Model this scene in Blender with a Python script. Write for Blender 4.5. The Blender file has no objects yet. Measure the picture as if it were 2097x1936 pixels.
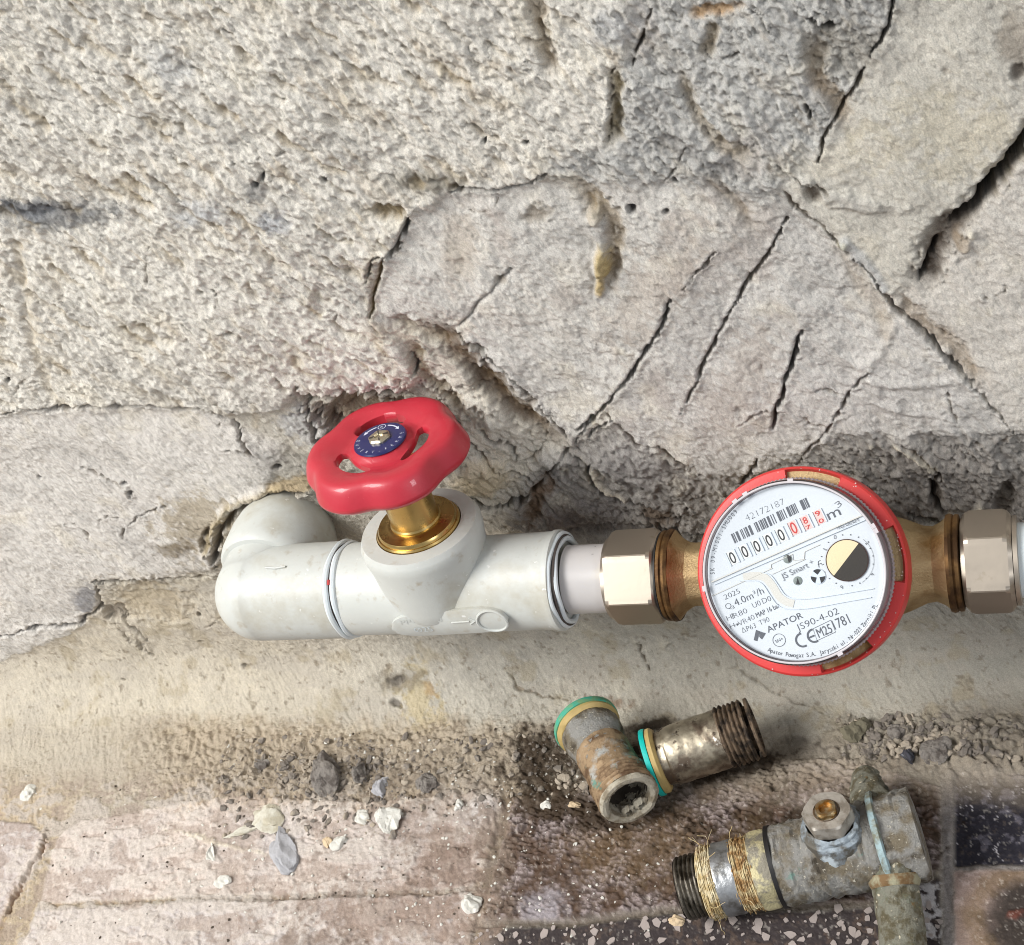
import time as _tm; _t0=_tm.time()
import bpy, bmesh, math, random
import numpy as np
from mathutils import Matrix, Vector
R=math.radians
# ------------------------------------------------------------------ camera, world, lamps, exposure
SC=bpy.context.scene
W,H,F=2097.0,1936.0,3000.0
psi,phi,ro=R(28),R(40),R(23)
cr=np.array([np.cos(psi),np.sin(psi),0]); cu=np.array([-np.sin(psi)*np.sin(phi),np.cos(psi)*np.sin(phi),np.cos(phi)])
cf=np.array([-np.sin(psi)*np.cos(phi),np.cos(psi)*np.cos(phi),-np.sin(phi)])
_c,_s=np.cos(ro),np.sin(ro); cr,cu=_c*cr-_s*cu,_s*cr+_c*cu
def ray(p): return (p[0]-W/2)/F*cr-(p[1]-H/2)/F*cu+cf
CAM=np.array([0,-.05,.095])-.528*ray((530,1215))
def onplane(p,ax,val):
    r=ray(p); return CAM+(val-CAM[ax])/r[ax]*r
cd=bpy.data.cameras.new("camera"); cam=bpy.data.objects.new("camera",cd); SC.collection.objects.link(cam)
cam.matrix_world=Matrix(((cr[0],cu[0],-cf[0],CAM[0]),(cr[1],cu[1],-cf[1],CAM[1]),(cr[2],cu[2],-cf[2],CAM[2]),(0,0,0,1)))
cd.sensor_fit='HORIZONTAL'; cd.sensor_width=36; cd.lens=36*F/W; cd.clip_start=.01; cd.clip_end=20
SC.camera=cam
wd=bpy.data.worlds.new("World"); SC.world=wd; wd.use_nodes=True
wd.node_tree.nodes['Background'].inputs[0].default_value=(.86,.92,1,1); wd.node_tree.nodes['Background'].inputs[1].default_value=.40
def area(name,loc,tgt,sx,sy,power,col):
    l=bpy.data.lights.new(name,'AREA'); l.shape='RECTANGLE'; l.size=sx; l.size_y=sy; l.energy=power; l.color=col
    o=bpy.data.objects.new(name,l); SC.collection.objects.link(o); o.location=loc
    o.rotation_euler=(Vector(tgt)-Vector(loc)).to_track_quat('-Z','Y').to_euler(); return o
area("window_light",(-1.15,-1.0,1.75),(.07,-.02,.12),1.1,1.1,68,(1,.985,.955))
area("side_window_light",(1.1,-.75,.60),(.15,-.03,.08),.22,.30,3.0,(.93,.96,1))
SC.view_settings.view_transform='Standard'; SC.view_settings.look='None'; SC.view_settings.exposure=.22; SC.view_settings.gamma=1
SC.render.engine='CYCLES'; SC.cycles.filter_width=1.0

# ------------------------------------------------------------------ helpers
rng=np.random.default_rng(7); random.seed(7)
def sr(r,g,b): return tuple(((c/255)/12.92 if c/255<=.04045 else ((c/255+.055)/1.055)**2.4) for c in (r,g,b))
def mat(name,col,rough=.5,metal=0,bump=0,bscale=400,var=0,vscale=60,col2=None,cscale=120,spots=None,coat=0,alpha=None,sss=0,detail=6,thr=(.45,.6),rough2=None):
    m=bpy.data.materials.new(name); m.use_nodes=True; nt=m.node_tree; N=nt.nodes; L=nt.links; b=N['Principled BSDF']
    b.inputs['Base Color'].default_value=(*col,1); b.inputs['Roughness'].default_value=rough; b.inputs['Metallic'].default_value=metal
    if coat: b.inputs['Coat Weight'].default_value=coat; b.inputs['Coat Roughness'].default_value=.08
    if sss: b.inputs['Subsurface Weight'].default_value=sss; b.inputs['Subsurface Radius'].default_value=(1,.9,.7); b.inputs['Subsurface Scale'].default_value=.004
    tc=N.new('ShaderNodeTexCoord'); cur=None
    def noise(s,d=detail,r=.6):
        n=N.new('ShaderNodeTexNoise'); n.inputs['Scale'].default_value=s; n.inputs['Detail'].default_value=d; n.inputs['Roughness'].default_value=r; L.new(tc.outputs['Object'],n.inputs['Vector']); return n
    rgb=N.new('ShaderNodeRGB'); rgb.outputs[0].default_value=(*col,1); cur=rgb.outputs[0]
    def mix(fac,a,bcol,mode='MIX'):
        x=N.new('ShaderNodeMix'); x.data_type='RGBA'; x.blend_type=mode
        if hasattr(fac,'is_output'): L.new(fac,x.inputs[0])
        else: x.inputs[0].default_value=fac
        L.new(a,x.inputs[6])
        if hasattr(bcol,'is_output'): L.new(bcol,x.inputs[7])
        else: x.inputs[7].default_value=(*bcol,1)
        return x.outputs[2]
    def ramp(src,lo,hi):
        r=N.new('ShaderNodeMapRange'); r.inputs[1].default_value=lo; r.inputs[2].default_value=hi; L.new(src,r.inputs[0]); return r.outputs[0]
    if col2 is not None:
        cur=mix(ramp(noise(cscale).outputs[0],*thr),cur,col2)
    for sp in (spots or []):   # (colour, scale, lo, hi)
        cur=mix(ramp(noise(sp[1]).outputs[0],sp[2],sp[3]),cur,sp[0])
    if var:
        r=ramp(noise(vscale).outputs[0],.3,.7); x=N.new('ShaderNodeMapRange'); x.inputs[3].default_value=1-var; x.inputs[4].default_value=1+var; L.new(r,x.inputs[0])
        v=N.new('ShaderNodeVectorMath'); v.operation='SCALE'; L.new(cur,v.inputs[0]); L.new(x.outputs[0],v.inputs['Scale']); cur=v.outputs[0]
    L.new(cur,b.inputs['Base Color'])
    if rough2 is not None:
        x=N.new('ShaderNodeMapRange'); x.inputs[1].default_value=.35; x.inputs[2].default_value=.65; x.inputs[3].default_value=rough; x.inputs[4].default_value=rough2
        L.new(noise(cscale*1.7).outputs[0],x.inputs[0]); L.new(x.outputs[0],b.inputs['Roughness'])
    if bump:
        bp=N.new('ShaderNodeBump'); bp.inputs['Strength'].default_value=1; bp.inputs['Distance'].default_value=bump; L.new(noise(bscale,5,.7).outputs[0],bp.inputs['Height']); L.new(bp.outputs[0],b.inputs['Normal'])
    return m
def link(o,parent=None):
    SC.collection.objects.link(o)
    if parent is not None: o.parent=parent
    return o
def mesh_obj(name,v,f,m,parent=None,smooth=True,sharp=35,uvcol=None):
    me=bpy.data.meshes.new(name); me.from_pydata([tuple(map(float,p)) for p in v],[],f); me.materials.append(m)
    if smooth:
        me.shade_smooth()
        if sharp: me.set_sharp_from_angle(angle=R(sharp))
    me.update(); return link(bpy.data.objects.new(name,me),parent)
def thing(name,label,cat,origin=(0,0,0),z=(0,0,1),x=(1,0,0),group=None):
    z=Vector(z).normalized(); x=Vector(x); x=(x-z*x.dot(z)).normalized(); y=z.cross(x)
    o=bpy.data.objects.new(name,None); o.empty_display_size=.01
    o.matrix_world=Matrix(((x.x,y.x,z.x,origin[0]),(x.y,y.y,z.y,origin[1]),(x.z,y.z,z.z,origin[2]),(0,0,0,1)))
    o['label']=label; o['category']=cat
    if group: o['group']=group
    return link(o)
class MB:
    def __init__(s): s.v=[]; s.f=[]
    def add(s,v,f):
        n=len(s.v); s.v+= [tuple(p) for p in v]; s.f+=[tuple(i+n for i in q) for q in f]; return s
    def obj(s,name,m,parent=None,**k): return mesh_obj(name,s.v,s.f,m,parent,**k)
AX={'z':np.eye(3),'x':np.array([[0,0,1],[1,0,0],[0,1,0]],float),'y':np.array([[0,1,0],[0,0,1],[1,0,0]],float)} # columns: u,v,axis
def lathe(prof,n=64,rf=None,axis='z',off=(0,0,0),closed=False,jit=None,caps=(True,True)):
    """prof: [(r,h)...]; rf(theta,r,h)->r ; returns v,f"""
    A=AX[axis]; v=[]; f=[]; off=np.array(off)
    for (r,h) in prof:
        for i in range(n):
            t=2*math.pi*i/n; rr=rf(t,r,h) if rf else r; hh=h
            if jit: rr,hh=jit(t,rr,h)
            v.append(A@np.array([rr*math.cos(t),rr*math.sin(t),hh])+off)
    m=len(prof)
    for k in range(m-1 if not closed else m):
        a=k*n; b=((k+1)%m)*n
        for i in range(n):
            j=(i+1)%n; f.append((a+i,a+j,b+j,b+i))
    if not closed:
        for k,rev,ok in ((0,True,caps[0]),(m-1,False,caps[1])):
            if ok and prof[k][0]>1e-6 or rf:
                idx=list(range(k*n,k*n+n)); f.append(tuple(idx[::-1] if rev else idx))
    return v,f
def box(c,s,rot=None):
    c=np.array(c); v=[]; 
    for x in (-.5,.5):
        for y in (-.5,.5):
            for z in (-.5,.5):
                p=np.array([x*s[0],y*s[1],z*s[2]]); p=rot@p if rot is not None else p; v.append(c+p)
    return v,[(0,1,3,2),(4,6,7,5),(0,4,5,1),(2,3,7,6),(0,2,6,4),(1,5,7,3)]
def tube(path,rad,n=12,caps=True):
    path=[np.array(p,float) for p in path]; v=[]; f=[]; up=None
    for i,p in enumerate(path):
        d=path[min(i+1,len(path)-1)]-path[max(i-1,0)]; d/=np.linalg.norm(d)+1e-12
        if up is None: up=np.cross(d,[.3,.5,.81]); 
        up=up-d*(up@d); up/=np.linalg.norm(up); s=np.cross(d,up); r=rad[i] if hasattr(rad,'__len__') else rad
        for k in range(n):
            t=2*math.pi*k/n; v.append(p+r*(math.cos(t)*up+math.sin(t)*s))
    for i in range(len(path)-1):
        for k in range(n):
            j=(k+1)%n; f.append((i*n+k,i*n+j,(i+1)*n+j,(i+1)*n+k))
    if caps: f.append(tuple(range(n))[::-1]); f.append(tuple(range((len(path)-1)*n,len(path)*n)))
    return v,f
def tor(r,h,t,n=64,m=10,axis='z',off=(0,0,0),jit=None):
    return lathe([(r+t*math.cos(2*math.pi*k/m),h+t*math.sin(2*math.pi*k/m)) for k in range(m)],n,axis=axis,off=off,closed=True,jit=jit)
def prism(poly,z0,z1):
    n=len(poly); v=[(x,y,z0) for x,y in poly]+[(x,y,z1) for x,y in poly]
    return v,[tuple(range(n))[::-1],tuple(range(n,2*n))]+[(i,(i+1)%n,n+(i+1)%n,n+i) for i in range(n)]
def hexr(ap,rot=0,rnd=.985):
    """radius function of a hexagon of apothem ap"""
    def g(t,r,h):
        a=((t-rot+math.pi/6)%(math.pi/3))-math.pi/6
        return min(ap/math.cos(a)*1.0,ap/math.cos(math.pi/6)*rnd,r)
    return g
# lattice noise
_T=[np.random.default_rng(100+i).random((256,256)).astype(np.float32) for i in range(24)]
def vn(x,y,seed=0):
    xi=np.floor(x).astype(np.int64); yi=np.floor(y).astype(np.int64); fx=(x-xi); fy=(y-yi)
    fx=fx*fx*fx*(fx*(fx*6-15)+10); fy=fy*fy*fy*(fy*(fy*6-15)+10); T=_T[seed%24]
    a=T[xi&255,yi&255]; b=T[(xi+1)&255,yi&255]; c=T[xi&255,(yi+1)&255]; d=T[(xi+1)&255,(yi+1)&255]
    return ((a*(1-fx)+b*fx)*(1-fy)+(c*(1-fx)+d*fx)*fy)*2-1
def fbm(x,y,o=4,seed=0,g=.5):
    s=0;a=1;t=0
    for k in range(o): s=s+a*vn(x*2**k+k*17.3,y*2**k-k*9.1,seed+k); t+=a; a*=g
    return s/t
def worley(x,y,seed=0):
    xi=np.floor(x).astype(np.int64); yi=np.floor(y).astype(np.int64); d1=np.full(x.shape,9.); 
    for dx in (-1,0,1):
        for dy in (-1,0,1):
            X=xi+dx; Y=yi+dy; px=X+_T[seed][X&255,Y&255]; py=Y+_T[seed+1][X&255,Y&255]
            d1=np.minimum(d1,np.hypot(x-px,y-py))
    return d1

# ------------------------------------------------------------------ wall + floor sheet (one continuous relief, split into its pieces)
WY=-.016; RF=.026                               # fillet between wall and floor
core=.00047
def axis_vals(a,b,t0,t1):
    c=np.arange(a,b,core); st=core; lo=[a]; 
    while lo[-1]>t0: st*=1.06; lo.append(lo[-1]-st)
    st=core; hi=[c[-1]]
    while hi[-1]<t1: st*=1.06; hi.append(hi[-1]+st)
    return np.concatenate([np.array(lo[1:][::-1]),c,np.array(hi[1:])])
XS=axis_vals(-.250,.292,-.9,.9)
SW=math.pi/2*RF                       # s: 0 at the top of the fillet, negative up the wall
SS=axis_vals(-.300,.150,-.8,.8)
gx,gs=np.meshgrid(XS,SS)
def base(x,s):
    th=np.clip(s/RF,0,math.pi/2)
    y=WY+np.where(s<0,0,np.where(s>SW,-RF-(s-SW),-RF+RF*np.cos(th)))
    z=np.where(s<0,RF-s,np.where(s>SW,0,RF-RF*np.sin(th)))
    ny=np.where(s<0,-1,np.where(s>SW,0,-np.cos(th))); nz=np.where(s<0,0,np.where(s>SW,1,np.sin(th)))
    return y,z,ny,nz
by,bz,ny,nz=base(gx,gs)
d0,d1,d2=gx-CAM[0],by-CAM[1],bz-CAM[2]
dep=np.maximum(d0*cf[0]+d1*cf[1]+d2*cf[2],.05)
VX=(W/2+F*(d0*cr[0]+d1*cr[1]+d2*cr[2])/dep)/1.0475; VY=(H/2-F*(d0*cu[0]+d1*cu[1]+d2*cu[2])/dep)/1.0475
mx,ms=gx*1000,gs*1000                 # millimetres on the sheet
edgen=fbm(mx/2.4,ms/2.4,4,9,.65)
wxn=fbm(mx/6,ms/6,4,1,.6); wyn=fbm(mx/6,ms/6,4,5,.6)
QX=VX+7*wxn+2.5*edgen; QY=VY+7*wyn+2.5*fbm(mx/2.2+9,ms/2.2,3,13,.6)
CVX,CVY=VX[::8,::8],VY[::8,::8]
def window(x0,x1,y0,y1):
    m=(CVX>x0-14)&(CVX<x1+14)&(CVY>y0-14)&(CVY<y1+14)
    j=np.flatnonzero(m.any(1)); i=np.flatnonzero(m.any(0))
    if len(j)==0: return (slice(0,1),slice(0,1))
    return (slice(max(0,(j[0]-1)*8),(j[-1]+2)*8),slice(max(0,(i[0]-1)*8),(i[-1]+2)*8))
def pdist(poly,w=70):
    xs=[p[0] for p in poly]; ys=[p[1] for p in poly]; sl=window(min(xs)-w,max(xs)+w,min(ys)-w,max(ys)+w)
    D=np.full(VX.shape,1e9,np.float32); T=np.zeros(VX.shape,np.float32); D[sl],T[sl]=pdl(poly,QX[sl],QY[sl]); return D,T
def pdl(poly,X,Y):
    """distance to polyline and the parameter 0..1 along it"""
    D=np.full(X.shape,1e9,np.float32); T=np.zeros(X.shape,np.float32); L=[0]
    for a,b in zip(poly[:-1],poly[1:]): L.append(L[-1]+math.hypot(b[0]-a[0],b[1]-a[1]))
    for k,(a,b) in enumerate(zip(poly[:-1],poly[1:])):
        dx,dy=b[0]-a[0],b[1]-a[1]; l2=dx*dx+dy*dy
        t=np.clip(((X-a[0])*dx+(Y-a[1])*dy)/l2,0,1); d=np.hypot(X-a[0]-t*dx,Y-a[1]-t*dy)
        m=d<D; D[m]=d[m]; T[m]=((L[k]+t*math.sqrt(l2))/L[-1])[m]
    return D,T
def inside(poly,X0=QX,Y0=QY):
    R0=np.zeros(X0.shape,bool); xs=[p[0] for p in poly]; ys=[p[1] for p in poly]; sl=window(min(xs),max(xs),min(ys),max(ys)); X=X0[sl]; Y=Y0[sl]
    r=np.zeros(X.shape,bool); n=len(poly)
    for i in range(n):
        x1,y1=poly[i]; x2,y2=poly[(i+1)%n]
        if y1==y2: continue
        c=((y1>Y)!=(y2>Y))&(X<(x2-x1)*(Y-y1)/(y2-y1)+x1); r^=c
    R0[sl]=r; return R0
def blur(a,k):
    a=a.astype(np.float32)
    for ax in (0,1):
        for _ in range(2):
            c=np.cumsum(np.pad(a,[(k+1,k) if i==ax else (0,0) for i in (0,1)],mode='edge'),axis=ax,dtype=np.float64)
            n=2*k+1; a=(np.take(c,range(n,c.shape[ax]),ax)-np.take(c,range(0,c.shape[ax]-n),ax))/n
    return a.astype(np.float32)
def sm(x,a,b): t=np.clip((x-a)/(b-a),0,1); return t*t*(3-2*t)
def ell(cx,cy,rx,ry,rot=0,n=.35):
    c,s=math.cos(R(rot)),math.sin(R(rot)); w=max(rx,ry)*1.6+12; sl=window(cx-w,cx+w,cy-w,cy+w); dx,dy=QX[sl]-cx,QY[sl]-cy
    d=np.hypot((dx*c+dy*s)/rx,(-dx*s+dy*c)/ry)+n*wxn[sl]+n*1.1*edgen[sl]
    o=np.zeros(VX.shape,np.float32); o[sl]=1-sm(d,.45,1.1); return o
# regions (view coordinates)
UL=[(-900,-900),(1240,-900),(1240,0),(1225,100),(1190,270),(1080,300),(1060,345),(960,365),(880,365),(845,400),(800,410),(785,450),(775,490),(735,500),(725,530),(730,600),(760,640),(800,700),(810,755),(770,772),(700,778),(650,775),(610,770),(585,755),(560,790),(450,797),(410,790),(360,787),(300,783),(260,787),(200,787),(120,785),(60,790),(0,800),(-900,840)]
MID=[(800,410),(845,400),(880,365),(960,365),(1060,345),(1180,350),(1300,350),(1520,370),(1540,430),(1400,490),(1310,590),(1245,710),(1190,790),(1120,862),(1030,810),(960,750),(900,690),(830,640),(760,640),(730,600),(725,530),(735,500),(775,490),(785,450)]
CUT=[(1520,370),(1600,430),(1650,480),(1720,555),(1740,590),(1800,640),(1850,690),(1900,740),(1985,835),(1850,850),(1650,840),(1480,930),(1380,930),(1300,890),(1250,870),(1190,830),(1190,790),(1245,710),(1310,590),(1400,490),(1540,430)]
RT=[(1600,300),(1640,210),(1680,140),(1720,70),(1750,0),(1800,-900),(3200,-900),(3200,200),(2002,265),(1970,315),(1930,370),(1880,425),(1830,475),(1790,540),(1740,575),(1650,480),(1600,430),(1530,370),(1560,330)]
RM=[(1790,540),(1830,475),(1880,425),(1930,370),(1970,315),(2002,265),(3200,200),(3200,1000),(1985,835),(1900,740),(1850,690),(1800,640),(1740,590)]
UR=[(1240,-900),(1800,-900),(1750,0),(1720,70),(1680,140),(1640,210),(1600,300),(1560,330),(1520,370),(1300,350),(1180,350),(1060,345),(1080,300),(1190,270),(1225,100),(1240,0)]
LL=[(-900,840),(0,800),(120,787),(300,785),(450,800),(475,830),(560,860),(520,960),(430,1000),(420,1110),(300,1130),(190,1130),(185,1190),(150,1230),(0,1290),(-900,1400)]
LUMP=[(830,690),(900,740),(960,790),(1030,830),(1120,870),(1040,930),(1000,990),(880,960),(870,850),(800,760)]
BAND=[(1120,862),(1190,830),(1250,870),(1300,890),(1380,930),(1480,930),(1650,840),(1850,850),(1985,835),(3200,1000),(3200,1120),(2002,1060),(1860,1010),(1500,1060),(1200,1070),(1000,1060),(1000,990),(1040,930)]
regs=dict(UL=UL,MID=MID,CUT=CUT,RT=RT,RM=RM,UR=UR,LL=LL,LUMP=LUMP,BAND=BAND)
lab=np.zeros(gx.shape,np.int8); names=['COVE']
onwall=gs<SW*.9
for i,(k,p) in enumerate(regs.items()):
    m=inside(p)&onwall&(dep>.1); names.append(k); lab[m&(lab==0)]=i+1
msk={n:blur(lab==i,2) for i,n in enumerate(names)}
wide={n:blur(lab==i,6) for i,n in enumerate(names)}
hmm=np.zeros(gx.shape,np.float32)
offs=dict(UL=2.6,MID=.6,CUT=.2,RT=2.0,RM=1.2,UR=1.2,LL=.9,LUMP=-.6,BAND=-1.6,COVE=0.)
for k,v in offs.items(): hmm+=v*(msk[k]*.7+wide[k]*.3)
hmm+=2.2*fbm(mx/55,ms/55,3,3)+.9*fbm(mx/18,ms/18,3,8)
# grain direction runs down to the right
ca,sa=math.cos(R(62)),math.sin(R(62)); ga=mx*ca+ms*sa; gb=-mx*sa+ms*ca
gaw=ga+2.5*wxn; gbw=gb+1.2*wyn
stroke=1-np.abs(fbm(gaw/15,gbw/4.0,4,11,.55))*2.2
lumps=fbm(gaw/6.0,gbw/1.45,4,14,.6)
crumb=1-worley(mx/1.9+wxn,ms/1.9+wyn,3)
fine=fbm(mx/1.6,ms/1.6,3,18,.7)
pits=np.maximum(0,fbm(mx/3,ms/3,3,6)-.38)*3
Rr=wide['UL']*1+wide['UR']*.75+wide['MID']*.38+wide['CUT']*.28+wide['RT']*.22+wide['RM']*.3+wide['LL']*.33+wide['LUMP']*.8+wide['BAND']*1.0+wide['COVE']*(.34+.35*(1-sm(VY,960,1080))*sm(VX,380,560))
flo=sm(gs,SW*.85,SW*1.15)
tf=fbm(gaw/17,gbw/9,5,16,.58)*5+.25*edgen; tfi=np.floor(tf); terr_=tfi+sm(tf-tfi,.38,.62)
Tw=wide['UR']*.55+wide['BAND']*.85+wide['LUMP']*.9+wide['CUT']*.42+wide['MID']*.45+wide['RT']*.22+wide['RM']*.30+wide['COVE']*.12+wide['UL']*.22+wide['LL']*.10
hmm+=.75*Tw*terr_
hatch=1-np.abs(fbm(gaw/5.0,gbw/1.25,3,9,.5))*2.6; hatch2=1-np.abs(fbm(gaw/2.6,gbw/.9,2,17,.5))*2.2
hmm+=(wide['UL']*.62+wide['UR']*.5+wide['LL']*.30+wide['BAND']*.4+(wide['MID']+wide['CUT']+wide['RT']+wide['RM'])*.14+wide['COVE']*.10)*np.clip(hatch,-.6,1)+(wide['UL']*.28+wide['UR']*.3+.10)*np.clip(hatch2,-.6,1)*(1-.5*flo)
stip=1-worley(ga/3.4+.35*wxn,gb/1.2+.5*wyn,10); st2=1-worley(ga/1.9,gb/.9,12)
hmm+=(wide['UL']*.12+wide['UR']*.7+wide['LL']*.34+wide['LUMP']*.6+wide['BAND']*1.0+(wide['MID']+wide['CUT']+wide['RT']+wide['RM'])*.26)*np.clip(stip,0,1)*(.65+.7*fbm(mx/10,ms/10,3,22))+(wide['UL']*.12+wide['UR']*.35+wide['BAND']*.3+.22)*np.clip(st2,0,1)*(1-.3*flo)
ur=1-sm(np.hypot(VX-1350,(VY-150)*1.2),150,420)
grit=fbm(gaw/2.6,gbw/.95,3,4,.75)
hmm+=Rr*((1.0-.15*wide['UL'])*stroke+(.8-.25*wide['UL'])*lumps+(.5-.15*wide['UL'])*grit)+ (wide['UR']*.9+wide['BAND']*.9+wide['LUMP']*.5)*.7*crumb+(.20+.20*Rr)*fine-.35*pits*np.clip(Rr,0,.8)
ll=wide['LL']; hmm+=ll*.35*(1-np.abs(fbm(ga/14,gb/2.2,3,15))*2)
# colours (albedo)
def C(r,g,b): return np.array(sr(r,g,b),np.float32)
base_col=dict(UL=C(217,212,202),MID=C(203,199,192),CUT=C(198,194,188),RT=C(198,193,182),RM=C(202,196,187),UR=C(188,186,181),LL=C(210,205,198),LUMP=C(207,201,188),BAND=C(150,145,139),COVE=C(178,172,160))
col=np.zeros(gx.shape+(3,),np.float32); tot=np.zeros(gx.shape,np.float32)
for k,v in base_col.items(): q_=.45*msk[k]+.55*wide[k]; col+=q_[...,None]*v; tot+=q_
col/=np.maximum(tot,1e-3)[...,None]
def tint(m,c,a=1): 
    j=np.flatnonzero((m>.003).any(1)); i=np.flatnonzero((m>.003).any(0))
    if len(j)==0: return
    sl=(slice(j[0],j[-1]+1),slice(i[0],i[-1]+1)); q=np.clip(m[sl]*a,0,1)[...,None].astype(np.float32); col[sl]+=(np.array(c,np.float32)-col[sl])*q
def stroke_tint(poly,w,c,a=.8,soft=1.): 
    D,T=pdist(poly); tint((1-sm(D+w*.9*edgen+w*.7*wxn,w*.1,w*soft))*(.6+.6*edgen),c,a)
OCH=C(150,122,72); BRN=C(112,92,66); GRY=C(128,126,124); BLU=C(176,180,186); DRK=C(66,62,60); CRM=C(222,212,190); PNK=C(196,178,166)  # the darkest tone is laid into cracks, holes and small blots
blot=fbm(mx/14,ms/14,4,2,.6); tint(sm(blot,.12,.55),GRY,.22); tint(sm(-blot,.15,.6),CRM,.3)
b2=fbm(gaw/26,gbw/9,4,7,.6); tint(sm(b2,.22,.6)*wide['UL'],OCH,.20); tint(sm(fbm(gaw/9,gbw/3,3,19),.3,.7)*(wide['UL']+wide['UR']*.6+wide['LUMP']),OCH,.30)
tint(sm(fbm(mx/20,ms/20,4,12),.25,.6)*(wide['CUT']+wide['MID']+wide['UR']*.6),C(168,156,148),.45)
speck=fbm(ga/2.2,gb/.9,3,20,.75); tint(sm(speck,.15,.6)*(1-.7*wide['UL']),C(120,112,100),.30); tint(sm(-speck,.2,.6),C(222,217,206),.3)
# stroke recess darker mineral colour in the low grain, dust on the high grain
hl=hmm-blur(hmm,5); 
def crack(poly,w,d,c=DRK,ca_=.5,taper=.25,rim=.35):
    xs=[p[0] for p in poly]; ys=[p[1] for p in poly]; sl=window(min(xs)-60,max(xs)+60,min(ys)-60,max(ys)+60)
    D,T=pdl(poly,QX[sl],QY[sl]); ww=w*(.55+.6*np.abs(fbm(T*14+poly[0][0],T*0+poly[0][1]*.1,3,4)))*np.clip(np.minimum(T,1-T)/taper+.25,0,1)/2+.8
    m=(D<60)
    p=np.where(m,1-sm(D+4.5*edgen[sl]+1.,ww*.35,ww*1.25+1.0),0); hmm[sl]+=rim*1.7*(.55+1.1*edgen[sl])*np.where(m,np.exp(-((D-ww*1.8)/(w*.6+2))**2),0)-d*p
    col[sl]+=(np.array(c,np.float32)-col[sl])*np.clip(p*ca_,0,1)[...,None]
def groove(poly,w,d,c,a=.6):
    xs=[p[0] for p in poly]; ys=[p[1] for p in poly]; sl=window(min(xs)-w-20,max(xs)+w+20,min(ys)-w-20,max(ys)+w+20)
    D,T=pdl(poly,QX[sl],QY[sl]); e=np.clip(np.minimum(T,1-T)*5+.15,0,1); p=(1-sm(D/(w*.5)+.55*wxn[sl]+.6*edgen[sl],.2,1.25))*e; hmm[sl]-=d*p*(1+.5*edgen[sl])
    col[sl]+=(np.array(c,np.float32)-col[sl])*np.clip(p*a*(1+.5*edgen[sl]),0,1)[...,None]
def bump(cx,cy,rx,ry,rot,h,c=None,a=.6,n=.35):
    global hmm
    p=ell(cx,cy,rx,ry,rot,n); hmm+=h*p
    if c is not None: tint(p,c,a)
# --- named marks of the wall
crack([(-200,830),(0,802),(30,795),(48,788)],7,4); crack([(48,788),(60,792),(120,787),(200,788),(260,787),(300,783),(360,787),(410,790),(440,802),(462,812),(476,850)],10,7,taper=.08)
crack([(585,750),(600,775),(625,768),(660,778),(700,768),(735,776),(765,770),(800,780)],17,8,BRN,.6,.1)
crack([(803,408),(795,430),(785,450),(775,475),(757,492)],12,6,DRK,.4,.2); crack([(757,490),(735,490),(725,520),(718,545)],6,4); crack([(757,492),(740,540),(733,570),(728,612)],10,3,OCH,.9)
bump(760,402,42,20,0,-3.5,C(142,124,92),.85)
crack([(1130,840),(1190,785),(1215,752),(1245,712),(1262,690),(1280,655),(1300,620),(1315,575)],9,5.5,DRK,.5,.2); crack([(1335,560),(1365,525),(1400,487)],5,2.2,BRN,.5)
crack([(1540,425),(1505,490),(1450,570),(1400,665),(1372,720),(1330,800)],7,3.2,BRN,.6); crack([(1566,640),(1556,690),(1535,750),(1520,790),(1508,832)],10,6,DRK,.6,.15)
crack([(1700,712),(1660,765),(1625,825),(1590,865),(1560,905)],6,2.4,BRN,.5); crack([(1482,895),(1465,925),(1450,950)],10,5,DRK,.6)
crack([(1532,372),(1565,405),(1600,432),(1625,452)],12,2.5,BRN,.75); crack([(1625,455),(1650,480),(1680,510),(1718,552)],6,3,BRN,.5); crack([(1716,556),(1740,588),(1770,612),(1800,640),(1850,690),(1900,740)],13,6,DRK,.5,.12); crack([(1850,695),(1900,748),(1945,790),(1990,842)],7,2,C(200,195,186),.5)
groove([(1745,585),(1800,620),(1860,670),(1930,740)],42,1.6,C(140,118,90),.55)
crack([(1752,-30),(1735,40),(1722,68),(1700,108)],8,4); crack([(1690,125),(1670,165),(1640,212),(1615,262),(1600,306)],8,3.5,BRN,.6,.15)
groove([(2060,190),(2002,262),(1965,318),(1925,368),(1880,420),(1840,462)],46,2.5,C(118,106,92),.7)
for k in range(3): crack([(2050,200),(2002,265),(1985,300),(1962,325),(1930,365),(1905,395),(1880,418),(1855,440)],34-9*k,6.0,DRK,.8,.06,.1)
groove([(1890,410),(1850,440),(1830,480),(1815,520),(1790,555)],74,3.5,C(96,84,72),.9); crack([(1830,470),(1810,520),(1797,548)],16,5,DRK,.7); bump(1880,470,26,18,60,1.5,C(150,130,104),.5); bump(1900,450,14,10,0,1.6,CRM,.6)
crack([(885,372),(930,358),(962,366),(1000,358),(1040,348),(1072,328)],9,4,DRK,.5,.1); bump(900,360,20,8,0,-2.5,OCH,.7)
groove([(1195,110),(1212,150),(1208,210),(1195,275)],30,2.6,C(146,130,92),.7); crack([(1200,120),(1196,180),(1192,262)],5,2,BRN,.5)
groove([(1130,350),(1160,400),(1195,420),(1205,470),(1195,540),(1165,565)],44,2.4,C(138,118,86),.7); bump(1168,420,22,20,0,3,C(188,178,160),.6); bump(1178,510,18,38,0,3.2,C(186,164,112),.85); bump(1172,560,10,22,0,2,C(196,170,110),.7)
groove([(1380,330),(1420,370),(1450,400),(1480,450)],34,1.6,BRN,.5); bump(1050,412,36,22,-10,-1.1,C(132,120,104),.7)
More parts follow.
